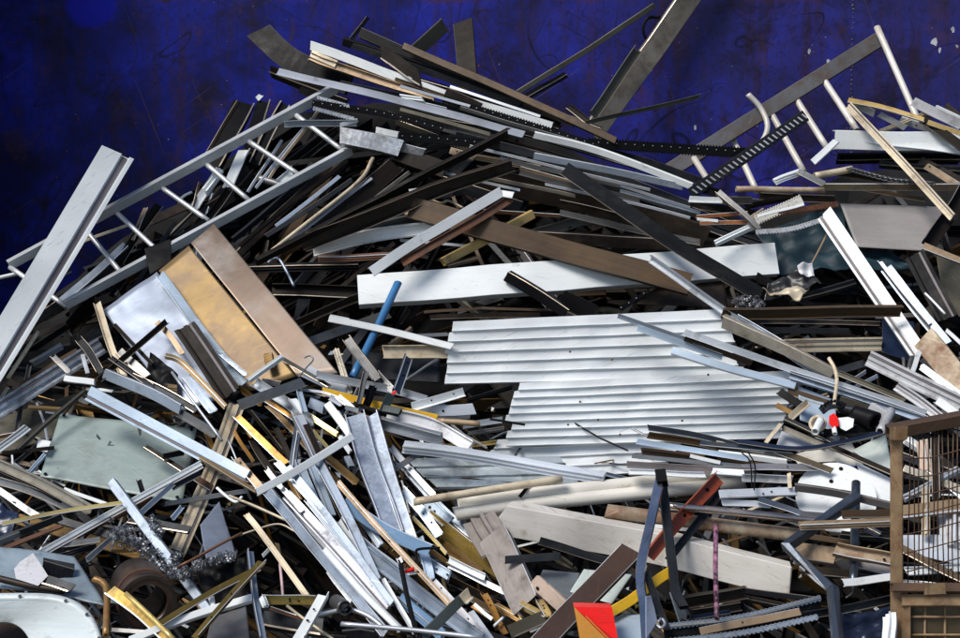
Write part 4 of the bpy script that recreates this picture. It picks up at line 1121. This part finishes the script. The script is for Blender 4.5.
    L(r.outputs[0], b.inputs['Base Color']); b.inputs['Roughness'].default_value = .9
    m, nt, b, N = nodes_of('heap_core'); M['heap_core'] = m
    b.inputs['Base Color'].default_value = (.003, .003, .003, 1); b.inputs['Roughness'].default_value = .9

def boxv(x0, x1, y0, y1, z0, z1):
    v = [Vector((x, y, z)) for z in (z0, z1) for (x, y) in ((x0, y0), (x1, y0), (x1, y1), (x0, y1))]
    return v, [(0, 1, 2, 3), (4, 5, 6, 7), (0, 1, 5, 4), (1, 2, 6, 5), (2, 3, 7, 6), (3, 0, 4, 7)]

def setting():
    wall_material()
    def plain(name, v, f, mat, kind='structure', parent=None):
        me = bpy.data.meshes.new(name); me.from_pydata(v, [], f); me.materials.append(M[mat])
        bm = bmesh.new(); bm.from_mesh(me); bmesh.ops.recalc_face_normals(bm, faces=bm.faces); bm.to_mesh(me); bm.free()
        o = bpy.data.objects.new(name, me); COL.objects.link(o)
        if kind: o['kind'] = kind
        if parent: o.parent = parent
        return o
    G = 400.
    plain('ground', [Vector(p) for p in ((-G, -G, 0), (G, -G, 0), (G, G, 0), (-G, G, 0))], [(0, 1, 2, 3)], 'ground_dirt')
    v, f = boxv(-2.98, 9, WALL_Y, WALL_Y + .2, -.1, WALL_TOP)
    w = plain('back_wall', v, f, 'wall_paint', None); tag(w, 'scratched dark blue painted steel wall behind the scrap heap', 'wall')
    v, f = boxv(-3.2, -2.983, SIDE_Y, WALL_Y + .2, -.1, SIDE_TOP)
    w2 = plain('side_wall', v, f, 'wall_paint', None); tag(w2, 'dark steel side wall closing the bay at the unlit corner', 'wall')
    # a column of small rivets up the wall, and the fresher patch of paint
    rv = []; rf = []
    rr = random.Random(5)
    z = 2.1
    while z < 3.2:
        c = Vector((2.157 + rr.uniform(-.004, .004), WALL_Y, z)); r = rr.uniform(.004, .008); b0 = len(rv)
        rv += [c + Vector((r * math.cos(i * 1.0472), 0.001, r * math.sin(i * 1.0472))) for i in range(6)] + [c + Vector((r * .5 * math.cos(i * 1.0472), -.004, r * .5 * math.sin(i * 1.0472))) for i in range(6)]
        rf += [tuple(b0 + 6 + i for i in range(6))] + [(b0 + i, b0 + (i + 1) % 6, b0 + 6 + (i + 1) % 6, b0 + 6 + i) for i in range(6)]
        z += rr.uniform(.02, .034)
    plain('rivet_seam', rv, rf, 'steel', None, w)
    rr = random.Random(8)
    for k, (u, v_, sz) in enumerate(((935, 42, 5), (940, 50, 3), (953, 30, 3), (957, 46, 2), (809, 51, 3), (828, 61, 3), (695, 128, 3))):
        pts = [at(u + sz * rr.uniform(.3, 1) * math.cos(a * .9), v_ + sz * 1.3 * rr.uniform(.3, 1) * math.sin(a * .9), WALL_Y - .002) for a in range(7)]
        plain('paint_chip', pts + [p + Vector((0, .0019, 0)) for p in pts], [tuple(range(7))] + [(i, (i + 1) % 7, 7 + (i + 1) % 7, 7 + i) for i in range(7)], 'whitegrey', None, w)
    # body of the heap, below everything one can make out
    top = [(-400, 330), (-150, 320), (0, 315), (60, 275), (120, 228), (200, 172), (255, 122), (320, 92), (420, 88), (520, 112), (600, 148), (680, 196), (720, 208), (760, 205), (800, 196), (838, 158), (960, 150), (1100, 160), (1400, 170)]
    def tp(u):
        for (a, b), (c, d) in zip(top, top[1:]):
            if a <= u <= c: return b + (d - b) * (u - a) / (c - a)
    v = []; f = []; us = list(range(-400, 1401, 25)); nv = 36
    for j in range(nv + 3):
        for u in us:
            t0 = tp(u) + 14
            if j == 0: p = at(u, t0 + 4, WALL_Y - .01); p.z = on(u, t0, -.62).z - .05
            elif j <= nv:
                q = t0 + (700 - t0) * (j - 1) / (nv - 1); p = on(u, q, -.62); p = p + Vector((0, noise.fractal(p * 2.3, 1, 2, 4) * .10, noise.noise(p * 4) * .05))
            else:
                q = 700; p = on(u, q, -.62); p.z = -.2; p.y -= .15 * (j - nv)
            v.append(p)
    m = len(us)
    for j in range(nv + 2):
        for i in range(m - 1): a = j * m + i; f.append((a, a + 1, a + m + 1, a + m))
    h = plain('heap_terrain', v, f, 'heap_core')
    # tangle of offcuts deep in the gaps
    rr = random.Random(11); vv = []; ff = []; fm = []
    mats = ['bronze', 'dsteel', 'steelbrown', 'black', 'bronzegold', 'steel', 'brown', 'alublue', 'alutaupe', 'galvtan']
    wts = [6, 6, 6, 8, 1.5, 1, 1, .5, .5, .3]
    hollows = ((245, 345, 500, 612), (390, 450, 362, 392), (470, 520, 383, 402), (555, 645, 538, 580), (825, 885, 345, 375), (480, 625, 296, 314), (200, 250, 545, 600), (830, 960, 148, 185))
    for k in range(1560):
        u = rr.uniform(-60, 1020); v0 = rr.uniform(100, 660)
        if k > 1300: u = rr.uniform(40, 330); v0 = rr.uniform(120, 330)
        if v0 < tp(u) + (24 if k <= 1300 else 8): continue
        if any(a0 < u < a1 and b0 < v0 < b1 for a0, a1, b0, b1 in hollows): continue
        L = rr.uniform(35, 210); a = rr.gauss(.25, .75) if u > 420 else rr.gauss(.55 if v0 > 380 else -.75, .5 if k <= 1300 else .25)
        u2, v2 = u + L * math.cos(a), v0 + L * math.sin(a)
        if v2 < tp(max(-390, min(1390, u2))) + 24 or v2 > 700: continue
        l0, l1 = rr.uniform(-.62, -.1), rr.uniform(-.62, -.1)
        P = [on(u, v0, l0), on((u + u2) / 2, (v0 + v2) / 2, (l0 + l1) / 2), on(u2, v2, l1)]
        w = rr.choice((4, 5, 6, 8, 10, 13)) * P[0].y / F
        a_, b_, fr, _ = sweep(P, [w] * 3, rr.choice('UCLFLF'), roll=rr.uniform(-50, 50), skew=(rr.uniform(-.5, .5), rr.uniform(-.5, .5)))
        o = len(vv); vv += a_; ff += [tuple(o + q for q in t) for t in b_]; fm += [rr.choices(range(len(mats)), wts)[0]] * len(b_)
    light = ['alu', 'alublue', 'orangegold', 'bronzegold', 'white', 'palegold', 'steel', 'dsteel', 'cream']; nl = len(mats); mats += light
    for k in range(560):                                                # thin slivers nearer the surface
        u = rr.uniform(-20, 500) if k < 430 else rr.uniform(500, 960); v0 = rr.uniform(385, 650)
        if any(a0 - 15 < u < a1 + 15 and b0 - 15 < v0 < b1 + 15 for a0, a1, b0, b1 in hollows): continue
        L = rr.uniform(14, 75); a = rr.gauss(.5, .9) if k < 430 else rr.gauss(.15, .4)
        P = [on(u, v0, rr.uniform(-.15, .45)), on(u + L * math.cos(a), v0 + L * math.sin(a), rr.uniform(-.15, .45))]
        P.insert(1, P[0].lerp(P[1], .5) + Vector((rr.uniform(-.01, .01), 0, rr.uniform(-.01, .01))))
        w = rr.choice((1.5, 2, 2.5, 3, 4)) * P[0].y / F
        a_, b_, fr, _ = sweep(P, [w] * 3, rr.choice('FLUF'), roll=rr.uniform(-60, 60), skew=(rr.uniform(-.5, .5), rr.uniform(-.5, .5)))
        o = len(vv); vv += a_; ff += [tuple(o + q for q in t) for t in b_]; fm += [nl + rr.choices(range(len(light)), (4, 3, 2, 4, 2, 1, 4, 5, 1))[0]] * len(b_)
    for k in range(700):                                                # chips and flakes
        u = rr.uniform(-20, 980); v0 = rr.uniform(330, 650)
        if any(a0 < u < a1 and b0 < v0 < b1 for a0, a1, b0, b1 in hollows): continue
        c = on(u, v0, rr.uniform(-.5, .1)); x = Vector((rr.gauss(0, 1), rr.gauss(0, 1), rr.gauss(0, 1))).normalized(); y = x.orthogonal().normalized(); q = rr.uniform(.004, .014); z = x.cross(y)
        o = len(vv); p4 = [c + x * q * rr.uniform(.5, 2.2) + y * q * .4, c + y * q * rr.uniform(.4, 1.2), c - x * q * rr.uniform(.5, 2.2), c - y * q * rr.uniform(.4, 1.2)]
        vv += p4 + [p - z * .002 for p in p4]; ff += [(o, o + 1, o + 2, o + 3), (o + 4, o + 5, o + 6, o + 7)] + [(o + i, o + (i + 1) % 4, o + 4 + (i + 1) % 4, o + 4 + i) for i in range(4)]
        fm += [nl + rr.choices(range(len(light)), (3, 2, 1, 2, 3, 1, 3, 4, 1))[0]] * 6
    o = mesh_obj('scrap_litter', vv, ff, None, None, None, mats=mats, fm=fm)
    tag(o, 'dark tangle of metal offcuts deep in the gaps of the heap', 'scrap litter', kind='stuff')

# ------------------------------------------------------------------ the particular things
def specials():
    # ladder
    t = thing('ladder', 'long aluminium ladder lying on the heap slope behind the grooved white plank', 'ladder', on(66, 307, .3))
    for a, b in (((10, 266), (337, 89)), ((66, 306), (352, 151))):
        bar('S', 'ladder_alu', [a, b], 9.5, .34, 'rail', t, 900 + a[0], k=.7, roll=-24, straight=True, skew=0)
    for a, b in (((10, 267), (67, 307)), ((85, 229), (123, 275)), ((116, 212), (160, 253)), ((161, 187), (209, 221)), ((205, 163), (250, 201)), ((247, 140), (301, 176)), ((296, 115), (345, 152))):
        bar('R', 'ladder_alu', [a, b], 5, .32, 'rung', t, 930 + a[0], straight=True, skew=0)
    # tube rack leaning on the wall
    t = thing('tube_rack', 'rusted steel rack of a wide rail and pale tube rungs leaning on the blue wall', 'rack', at(770, 110, 7.35))
    bar('C', 'rackblue', [(665, 173, 7.0), (884, 36, 7.5)], 15, 0, 'rail', t, 951, k=.5, straight=True, skew=0, roll=8)
    for i, (a, b) in enumerate((((877, 27, 7.46), (921, 127, 7.1)), ((820, 74, 7.40), (857, 130, 7.12)), ((791, 91, 7.35), (827, 148, 7.06)), ((766, 104, 7.30), (804, 172, 6.96)), ((733, 140, 7.2), (757, 192, 6.95)), ((694, 158, 7.06), (709, 182, 6.9)))):
        bar('R', 'tuberust', [a, b], 6.4, 0, 'rung', t, 960 + i, straight=True)
    bar('R', 'tuberust', [(748, 94, 7.22), (760, 107, 7.2), (767, 122, 7.16), (766, 134, 7.12), (759, 146, 7.1)], 5.5, 0, 'bent_tube', t, 970, straight=True)
    # treaded strip
    P = path3([(692, 193, .55), (806, 115, .55)], .55, bow=False)
    v, f, fr, _ = sweep(P, [12 * p.y / F for p in P], 'F', t=.3)
    nf = len(f); x, y, z = fr[1:]
    for i in range(26):
        c = P[0].lerp(P[-1], (i + .5) / 26); b = len(v); w = 10 * c.y / F
        a1 = c + y * (-.3 * w) - x * .006; a2 = c + y * (.3 * w) + x * .006
        for zz in (.001, .007):
            v += [a1 - x * .0045 + z * zz, a2 - x * .0045 + z * zz, a2 + x * .0045 + z * zz, a1 + x * .0045 + z * zz]
        f += [(b + 4, b + 5, b + 6, b + 7), (b, b + 1, b + 5, b + 4), (b + 2, b + 3, b + 7, b + 6), (b + 1, b + 2, b + 6, b + 5), (b, b + 3, b + 7, b + 4)]
    o = mesh_obj('tread_strip', v, f, None, fr, mats=['dsteel', 'whitegrey'], fm=[0] * nf + [1] * (len(f) - nf))
    tag(o, 'dark strip with raised silver treads slanting in front of the tube rack', 'tread strip')
    # corrugated sheets
    for cs, lf, n, lab, sd in ((((449, 322), (723, 309), (742, 378), (440, 385)), (.75, .75, .45, .45), 6, 'upper corrugated white sheet lying under the light blue bars', 1),
                               (((516, 383), (790, 371), (784, 439), (500, 447)), (.52, .52, .20, .22), 8, 'lower corrugated white sheet, its jagged edge over the dark gap', 2),
                               (((494, 440), (690, 432), (660, 474), (476, 482)), (.20, .20, .06, .06), 4, 'lowest corrugated white sheet, mostly under the long white blade', 3)):
        o = sheet('corrugated_sheet', 'corrugated', cs, lf, d=.010, corr=n, seed=sd, ch=.013); tag(o, lab, 'corrugated sheet', 'corrugated sheets in the middle of the heap')
        if sd < 3:
            z = o.matrix_world.to_3x3() @ Vector((0, 0, 1))
            for (u, v_) in (((505, 327), (570, 352), (612, 360), (708, 380 - 5)) if sd == 1 else ((569, 393), (578, 393), (586, 393), (580, 402), (568, 425), (598, 420), (520, 404), (708, 382), (620, 453 - 18), (682, 421))):
                disc('bolt_hole', on(u, v_, lf[0] * .5 + lf[2] * .5 + .05) + z * .004, z, .005, 'rust', o)
    # bent steel frame: two flattened tube legs meeting under a black cap
    t = thing('bent_steel_frame', 'bent steel tube frame standing like a letter A with black cap', 'steel frame', on(646, 636, 1.5))
    bar('S', 'chrome', [(660, 476), (650, 522), (641, 562), (640, 585), (643, 605), (646, 645)], 9, 1.56, 'leg', t, 981, k=.5, straight=True)
    bar('S', 'dsteel', [(662, 476), (668, 525), (673, 565), (676, 590), (684, 606)], 9, 1.42, 'leg', t, 982, k=.6, straight=True)
    bar('F', 'dsteel', [(646, 572), (656, 600), (668, 630)], 8, 1.50, 'brace', t, 983)
    sheet('gusset', 'alusheet', [(645, 597), (650, 596), (657, 622), (646, 640)], (1.6, 1.54, 1.54, 1.6), d=.006, parent=t)
    bar('S', 'black', [(660, 469), (662, 481)], 11, 1.6, 'end_cap', t, 984, k=.8, straight=True)
    # serrated channel
    t = thing('serrated_channel', "long dark channel with two silver serrated edges at the picture's bottom under the pink rod", 'channel bar', on(742, 634, 1.4))
    bar('U', 'black', [(664, 635), (742, 626), (820, 606)], 17, 1.40, 'channel', t, 1051, k=.35, roll=0, skew=0)
    for q, (a, b, c) in enumerate((((664, 627), (742, 617), (821, 598)), ((664, 642), (742, 633), (818, 617)))):
        bar('P', 'alu', [a, b, c], 7, 1.46, 'serrated_edge', t, 1052 + q, straight=True)
    # white disc
    c0 = on(836, 497, 1.04); nrm = ((CAM - c0).normalized() + Vector((.12, 0, .62))).normalized()
    x = Vector((1, 0, 0)); x = (x - nrm * x.dot(nrm)).normalized(); y = nrm.cross(x)
    r = 40 * c0.y / F; n = 48; v = []
    for h in (0, -.006): v += [c0 + nrm * h + (x * math.cos(2 * math.pi * i / n) + y * math.sin(2 * math.pi * i / n)) * r for i in range(n)]
    f = [tuple(range(n)), tuple(range(n, 2 * n))] + [(i, (i + 1) % n, n + (i + 1) % n, n + i) for i in range(n)]
    o = tag(mesh_obj('round_plate', v, f, 'white', (c0, x, y, nrm)), 'white round plate with drilled holes tucked under the grey bar', 'round plate')
    for a, b, q in ((.25, .80, .055), (-.05, .45, .055), (-.52, -.5, .055), (.62, -.1, .05)):
        disc('hole', c0 + (x * a + y * b) * r - nrm * .001, nrm, r * q, 'black', o, th=.003)
    for a, b in ((.30, .12), (-.05, -.38)):
        c = c0 + (x * a + y * b) * r; vv = [c + x * sx * .022 + y * (sy * .006 - sx * .006) + nrm * .002 for sx, sy in ((-1, -1), (1, -1), (1, 1), (-1, 1))]
        mesh_obj('slot', vv + [p - nrm * .003 for p in vv], [(0, 1, 2, 3), (4, 5, 6, 7), (0, 1, 5, 4), (1, 2, 6, 5), (2, 3, 7, 6), (3, 0, 4, 7)], 'black', None, o)
    # rounded white panel with an oval opening, a flanged rim and rivets
    def super_pt(a, cx, cy, rx, ry, e):
        c, s = math.cos(a), math.sin(a)
        return (cx + rx * math.copysign(abs(c) ** e, c), cy + ry * math.copysign(abs(s) ** e, s))
    n = 64; lp = 1.36
    def ring(cx, cy, rx, ry, e, l): return [on(*super_pt(2 * math.pi * i / n, cx, cy, rx, ry, e), l) for i in range(n)]
    rings = [ring(20, 690, 86, 97, .62, lp - .08), ring(20, 690, 85, 96, .62, lp), ring(20, 690, 81, 91, .62, lp + .01), ring(20, 690, 80, 90, .62, lp - .005), ring(2, 668, 33, 46, .85, lp), ring(2, 668, 32, 45, .85, lp - .12)]
    v = sum(rings, []); f = [(k * n + i, k * n + (i + 1) % n, (k + 1) * n + (i + 1) % n, (k + 1) * n + i) for k in range(5) for i in range(n)]
    o = tag(mesh_obj('rounded_panel', v, f, 'panelwhite', smooth=True), 'rounded white panel with a dark oval opening and riveted rim', 'panel')
    for i in range(n // 2, n):
        if i % 4 == 0: disc('rivet', on(*super_pt(2 * math.pi * i / n, 20, 690, 83, 93.5, .62), lp + .02), CAM - rings[1][i], .006, 'steel', o, th=.003)
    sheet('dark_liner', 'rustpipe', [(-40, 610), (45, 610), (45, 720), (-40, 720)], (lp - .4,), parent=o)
    # grey box end
    t = thing('box_end', 'grey metal box with cut corners lying on the blue grey sheet', 'metal box', on(30, 570, 1.2))
    plate('end_face', 'whitegrey', [(14, 569), (20, 562), (33, 553), (40, 563), (48, 576), (38, 586), (16, 579)], 1.26, .012, t)
    bar('C', 'dsteel', [(42, 570, 1.2), (72, 578, 1.1)], 20, 1.2, 'box_side', t, 991, k=.7)
    # rusty pipe
    t = thing('rusty_pipe', 'short wide rusty pipe with dark open mouth beside the bent brass coloured tube', 'pipe', on(148, 604, 1.3))
    P = [on(148, 604, 1.36), on(143, 594, 1.2), on(136, 580, .9), on(128, 567, .6)]
    prof = [57 * P[0].y / F] * 4
    vw = (P[0] - P[-1]).normalized() * 5 + P[0]
    def tube(P, ro, ri, mat, nm, par, n=40):
        ax = (P[0] - P[-1]).normalized(); x = Vector((1, 0, 0)); x = (x - ax * x.dot(ax)).normalized(); y = ax.cross(x); v = []
        for rad, seq in ((ro, P), (ri, list(reversed(P)))):
            for p in seq: v += [p + (x * math.cos(2 * math.pi * i / n) + y * math.sin(2 * math.pi * i / n)) * rad for i in range(n)]
        m = 2 * len(P); f = [(k * n + i, k * n + (i + 1) % n, ((k + 1) % m) * n + (i + 1) % n, ((k + 1) % m) * n + i) for k in range(m) for i in range(n)]
        return mesh_obj(nm, v, f, mat, ((P[0] + P[-1]) / 2, x, y, ax), par, smooth=[i for i in range(len(f)) if (i // n) not in (len(P) - 1, m - 1)])
    a = P[0] - P[-1]
    P = [P[0], P[0] - a.normalized() * .1, P[0] - a.normalized() * .22, P[0] - a.normalized() * .34]
    rad = 28 * P[0].y / F
    tube(P, rad, rad * .70, 'rustpipe', 'barrel', t)
    tube([P[0] + a.normalized() * .004, P[0] - a.normalized() * .012], rad * 1.04, rad * .90, 'steelbrown', 'lip', t)
    tube([P[1], P[1] - a.normalized() * .015], rad * 1.05, rad * .95, 'rust', 'band', t)
    # swarf: heaps of curled shavings
    def swarf(path, wpx, lift, label, sd):
        rr = random.Random(sd); v = []; f = []
        for k in range(int(34 * len(path))):
            q = rr.random() * (len(path) - 1); i = int(q); u = path[i][0] + (path[i + 1][0] - path[i][0]) * (q - i) + rr.gauss(0, wpx * .3); w = path[i][1] + (path[i + 1][1] - path[i][1]) * (q - i) + rr.gauss(0, wpx * .3)
            c = on(u, w, lift + rr.uniform(-.05, .12)); ax = Vector((rr.gauss(0, 1), rr.gauss(0, 1), rr.gauss(0, 1))).normalized(); x = ax.orthogonal().normalized(); y = ax.cross(x)
            r = rr.uniform(.004, .013); tn = rr.uniform(.6, 2.4); b = len(v); m = 12
            for s in range(m + 1):
                a = s / m * tn * 2 * math.pi; p = c + (x * math.cos(a) + y * math.sin(a)) * r + ax * (s / m - .5) * tn * .010
                v += [p, p + ax * .0052]
            f += [(b + 2 * s, b + 2 * s + 2, b + 2 * s + 3, b + 2 * s + 1) for s in range(m)]
        o = mesh_obj('swarf_clump', v, f, 'swarf', smooth=True); tag(o, label, 'swarf', 'clumps of curled metal shavings')
    swarf([(112, 531), (128, 537), (142, 546), (156, 560), (170, 580)], 15, 1.0, 'silver curled shavings trailing under the pale blue square tube, the largest clump', 1)
    swarf([(150, 522), (160, 535)], 8, .92, 'small clump of shavings above the pale blue square tube', 2)
    swarf([(170, 548), (182, 566), (188, 578)], 9, 1.0, 'clump of shavings between pale blue square tube and the gold bars', 3)
    swarf([(192, 566), (212, 560), (234, 556)], 6, 1.04, 'thin trail of shavings below the shiny curled silver sheet', 4)
    swarf([(738, 304), (750, 300), (762, 306)], 9, .6, 'pale paper like shreds beside the crumpled rag', 5)
    # red and ochre folded plate
    A = [on(574, 607, 1.62), on(612, 608, 1.56), on(619, 645, 1.56), on(612, 645, 1.72), on(581, 645, 1.56)]
    bk = [p + Vector((0, .05, 0)) for p in A]
    v = A + bk
    f = [(0, 1, 2, 3), (0, 3, 4), (5, 6, 7, 8), (5, 8, 9), (0, 1, 6, 5), (1, 2, 7, 6), (2, 3, 8, 7), (3, 4, 9, 8), (4, 0, 5, 9)]
    o = mesh_obj('folded_plate', v, f, None, mats=['red', 'ochre'], fm=[0, 1, 0, 1, 0, 0, 0, 1, 1]); tag(o, 'bright red and ochre folded plate at the picture\'s bottom', 'plate')
    # motor unit
    t = thing('motor_unit', 'small motor unit with ring washer, red cap and white casing above the white disc', 'motor', on(845, 435, 1.1))
    c = on(818, 424, 1.14)
    def ringat(c, nrm, ro, ri, h, mat, nm):
        nrm = nrm.normalized(); tube([c + nrm * h, c], ro, ri, mat, nm, t, 24)
    vv = (CAM - c).normalized() + Vector((-.25, 0, .3))
    ringat(c, vv, .034, .024, .012, 'cream', 'ring_washer'); ringat(c + vv * .004, vv, .024, .014, .008, 'brown', 'seal')
    bar('R', 'white', [(821, 420, 1.2), (815, 432, 1.26)], 8, 1.2, 'spindle', t, 1001, straight=True)
    bar('F', 'dsteel', [(821, 411, 1.1), (828, 406, 1.14), (838, 404, 1.14), (846, 407, 1.1)], 8, 1.12, 'toothed_arc', t, 1002, t=.3)
    for i in range(8): bar('S', 'black', [(821 + i * 3.3, 407 - math.sin(i / 7 * 3.1) * 5, 1.16), (822 + i * 3.3, 404.5 - math.sin(i / 7 * 3.1) * 5, 1.16)], 2, 1.16, 'tooth', t, 1010 + i, straight=True)
    plate('red_cap', 'red', [(829, 416), (834, 413), (838, 418), (839, 426), (833, 428), (829, 424)], 1.2, .03, t)
    plate('casing', 'white', [(838, 418), (848, 417), (854, 419), (853, 427), (846, 431), (840, 428)], 1.16, .04, t)
    bar('R', 'white', [(834, 428, 1.18), (835, 434, 1.18)], 5, 1.18, 'nozzle', t, 1021, straight=True)
    bar('R', 'black', [(854, 414, 1.1), (875, 421, 1.16)], 19, 1.1, 'motor_body', t, 1022, straight=True)
    bar('R', 'dsteel', [(838, 408, 1.05), (856, 411, 1.08)], 10, 1.05, 'collar', t, 1023, straight=True)
    bar('C', 'whitegrey', [(868, 408, 1.06), (888, 420, 1.1)], 14, 1.08, 'bracket', t, 1024)
    bar('R', 'whitegrey', [(891, 411, 1.1), (880, 432, 1.22)], 9, 1.1, 'outlet_tube', t, 1025, straight=True)
    bar('F', 'black', [(824, 434, 1.1), (876, 428, 1.06)], 8, 1.08, 'base_plate', t, 1026)
    # crumpled rag
    o = sheet('crumpled_rag', 'ragblack', [(768, 283), (806, 268), (820, 290), (764, 300)], (.60, .62, .58, .58), d=.05, crumple=True, seed=4); tag(o, 'black crumpled rag with pale edges in the recess beside the teal tarpaulin', 'rag')
    o = sheet('crumpled_rag', 'cream', [(762, 288), (790, 293), (812, 285), (800, 301)], (.64, .62, .6, .66), d=.05, crumple=True, seed=8); tag(o, 'cream crumpled rag half under the black one', 'rag')
    o = sheet('crumpled_rag', 'whitegrey', [(796, 270), (811, 268), (814, 278), (800, 279)], (.68,), d=.04, crumple=True, seed=9); tag(o, 'pale small crumpled rag on the black one', 'rag')
    # dark chain
    rr = random.Random(3); v = []; f = []; P = smoothpath([on(850, 169, .62), on(868, 174, .6), on(892, 180, .6), on(915, 182, .6), on(934, 184, .6)], 9)
    for i, p in enumerate(P[:-1]):
        tn = (P[i + 1] - p).normalized(); s = tn.cross(Vector((0, 1, 0) if i % 2 else (0, .6, .8))).normalized(); b = len(v); nr = tn.cross(s)
        for k in range(10):
            a = k * math.pi / 5; cc = p + tn * math.cos(a) * .016 + s * math.sin(a) * .010; rd = (tn * math.cos(a) + s * math.sin(a))
            v += [cc + rd * .0035, cc + nr * .0035, cc - rd * .0035, cc - nr * .0035]
        f += [(b + 4 * k + j, b + 4 * k + (j + 1) % 4, b + (4 * (k + 1)) % 40 + (j + 1) % 4, b + (4 * (k + 1)) % 40 + j) for k in range(10) for j in range(4)]
    tag(mesh_obj('chain', v, f, 'steel', smooth=True), 'dark chain lying below the clean white box face', 'chain')
    # nozzle in the hollow under the fan
    t = thing('spray_can', 'dull grey can lying under the fan of silver bars', 'can', on(341, 606, 1.1))
    bar('R', 'steel', [(336, 602, 1.0), (345, 608, 1.14)], 15, 1.1, 'body', t, 1031, straight=True); bar('R', 'dsteel', [(345, 608, 1.14), (348, 610, 1.2)], 9, 1.1, 'neck', t, 1032, straight=True)
    # mesh cage
    t = thing('mesh_cage', 'rusty brown wire mesh cage panel with thick corner post', 'cage', at(897, 690, 4.25))
    Dp = 4.25
    def p(u, v, l=0): return (u, v, Dp - l)
    bar('S', 'cagepaint', [p(897, 428), p(897, 735)], 12, 0, 'corner_post', t, 1041, k=1, straight=True, skew=0, roll=4)
    bar('S', 'cagered', [p(890, 434, .03), p(1010, 412, .01)], 13, 0, 'top_rail', t, 1042, k=1, straight=True, skew=0, roll=-22)
    plate('corner_gusset', 'cagepaint', [p(889, 440, .08), p(890, 427, .08), p(908, 426, .08), p(907, 440, .08)], 0, .02, t)
    bar('S', 'cagered', [p(893, 587, .03), p(1250, 590, .03)], 9, 0, 'middle_rail', t, 1043, k=1, straight=True, skew=0)
    plate('clip_plate', 'cagepaint', [p(925, 584, .09), p(945, 583, .09), p(946, 594, .09), p(924, 595, .09)], 0, .02, t)
    bar('S', 'cagepaint', [p(902, 600, .02), p(1250, 600, .02)], 12, 0, 'lower_frame', t, 1044, k=.6, straight=True, skew=0)
    bar('S', 'cagepaint', [p(906, 606, .02), p(906, 735, .02)], 9, 0, 'lower_frame', t, 1045, k=.6, straight=True, skew=0)
    bar('S', 'cagepaint', [p(890, 735, .02), p(1250, 735, .02)], 13, 0, 'bottom_rail', t, 1046, k=.8, straight=True, skew=0)
    bar('S', 'cagepaint', [p(1244, 380), p(1244, 735)], 13, 0, 'corner_post', t, 1047, k=1, straight=True, skew=0)
    bar('S', 'cagered', [p(1010, 412, .01), p(1250, 376)], 13, 0, 'top_rail', t, 1048, k=1, straight=True, skew=0, roll=-22)
    def wires(name, lines, w, mat):
        V = []; Fc = []
        for ln in lines:
            P = [on(*q) for q in ln]
            a, b, fr, _ = sweep(P, [w * Dp / F] * len(P), 'W'); o = len(V); V += a; Fc += [tuple(o + q for q in g) for g in b]
        return mesh_obj(name, V, Fc, mat, None, t, smooth=True)
    rr = random.Random(2); ln = []
    u = 909
    while u < 1240:
        top_v = 440 - (u - 890) * .19; bul = .03 * math.sin((u - 905) / 60)
        j = rr.uniform(-1.2, 1.2)
        ln.append([p(u + j, top_v), p(u + rr.uniform(-1, 1), 490, bul), p(u + rr.uniform(-1, 1), 540, bul), p(u - j, 586, 0)]); u += 4.9
    for q in (456, 474, 492, 510, 528, 546, 564):
        ln.append([p(904, q + (q - 500) * .06 + 5), p(930, q + 2, .02), p(960, q - 6, .03), p(1000, q - 9, .02), p(1240, q - 12, 0)])
    wires('mesh_panel', ln, 1.3, 'cagewire')
    ln = [[p(u, 604, .0), p(u, 733, .0)] for u in range(925, 1240, 20)] + [[p(908, q, .006), p(1240, q, .006)] for q in range(617, 735, 18)]
    wires('lower_mesh', ln, 2.6, 'cagepaint')
    sheet('backing_board', 'olivebrown', [p(908, 602, -.10), p(1240, 602, -.10), p(1240, 733, -.1), p(908, 733, -.1)], (Dp,), parent=t)

def light_and_camera():
    cam = bpy.data.cameras.new('camera'); co = bpy.data.objects.new('camera', cam); COL.objects.link(co)
    co.location = CAM; co.rotation_euler = (math.radians(90) + PITCH, 0, 0)
    cam.sensor_width = 36; cam.lens = F / 960 * 36; cam.clip_end = 1200; cam.clip_start = .05
    SC.camera = co
    w = bpy.data.worlds.new('World'); SC.world = w; w.use_nodes = True; nt = w.node_tree
    sky = nt.nodes.new('ShaderNodeTexSky'); sky.sky_type = 'NISHITA'; sky.sun_disc = False
    sv = Vector(SUN).normalized()
    sky.sun_elevation = math.asin(sv.z); sky.sun_rotation = math.atan2(sv.x, sv.y)
    nt.links.new(sky.outputs[0], nt.nodes['Background'].inputs[0]); nt.nodes['Background'].inputs[1].default_value = SKY
    s = bpy.data.lights.new('sun', 'SUN'); s.energy = SUN_E; s.angle = math.radians(SUN_A); s.color = (1, .95, .88)
    so = bpy.data.objects.new('sun', s); COL.objects.link(so); so.rotation_euler = sv.to_track_quat('Z', 'Y').to_euler()
    so.location = (-4, -4, 8)
    vs = SC.view_settings; vs.view_transform = 'Standard'; vs.look = 'None'; vs.gamma = 1; vs.use_curve_mapping = False; vs.exposure = EXPO
    SC.cycles.max_bounces = 6; SC.cycles.glossy_bounces = 4; SC.cycles.use_denoising = True

SUN = (-.50, -.42, .80); SUN_E = 1.6; SUN_A = 24.0; SKY = .05; EXPO = 1.15
WALL_TOP = 3.35; SIDE_TOP = 4.8; SIDE_Y = 6.5
defmats()
setting()
read_rows(DATA)
specials()
light_and_camera()
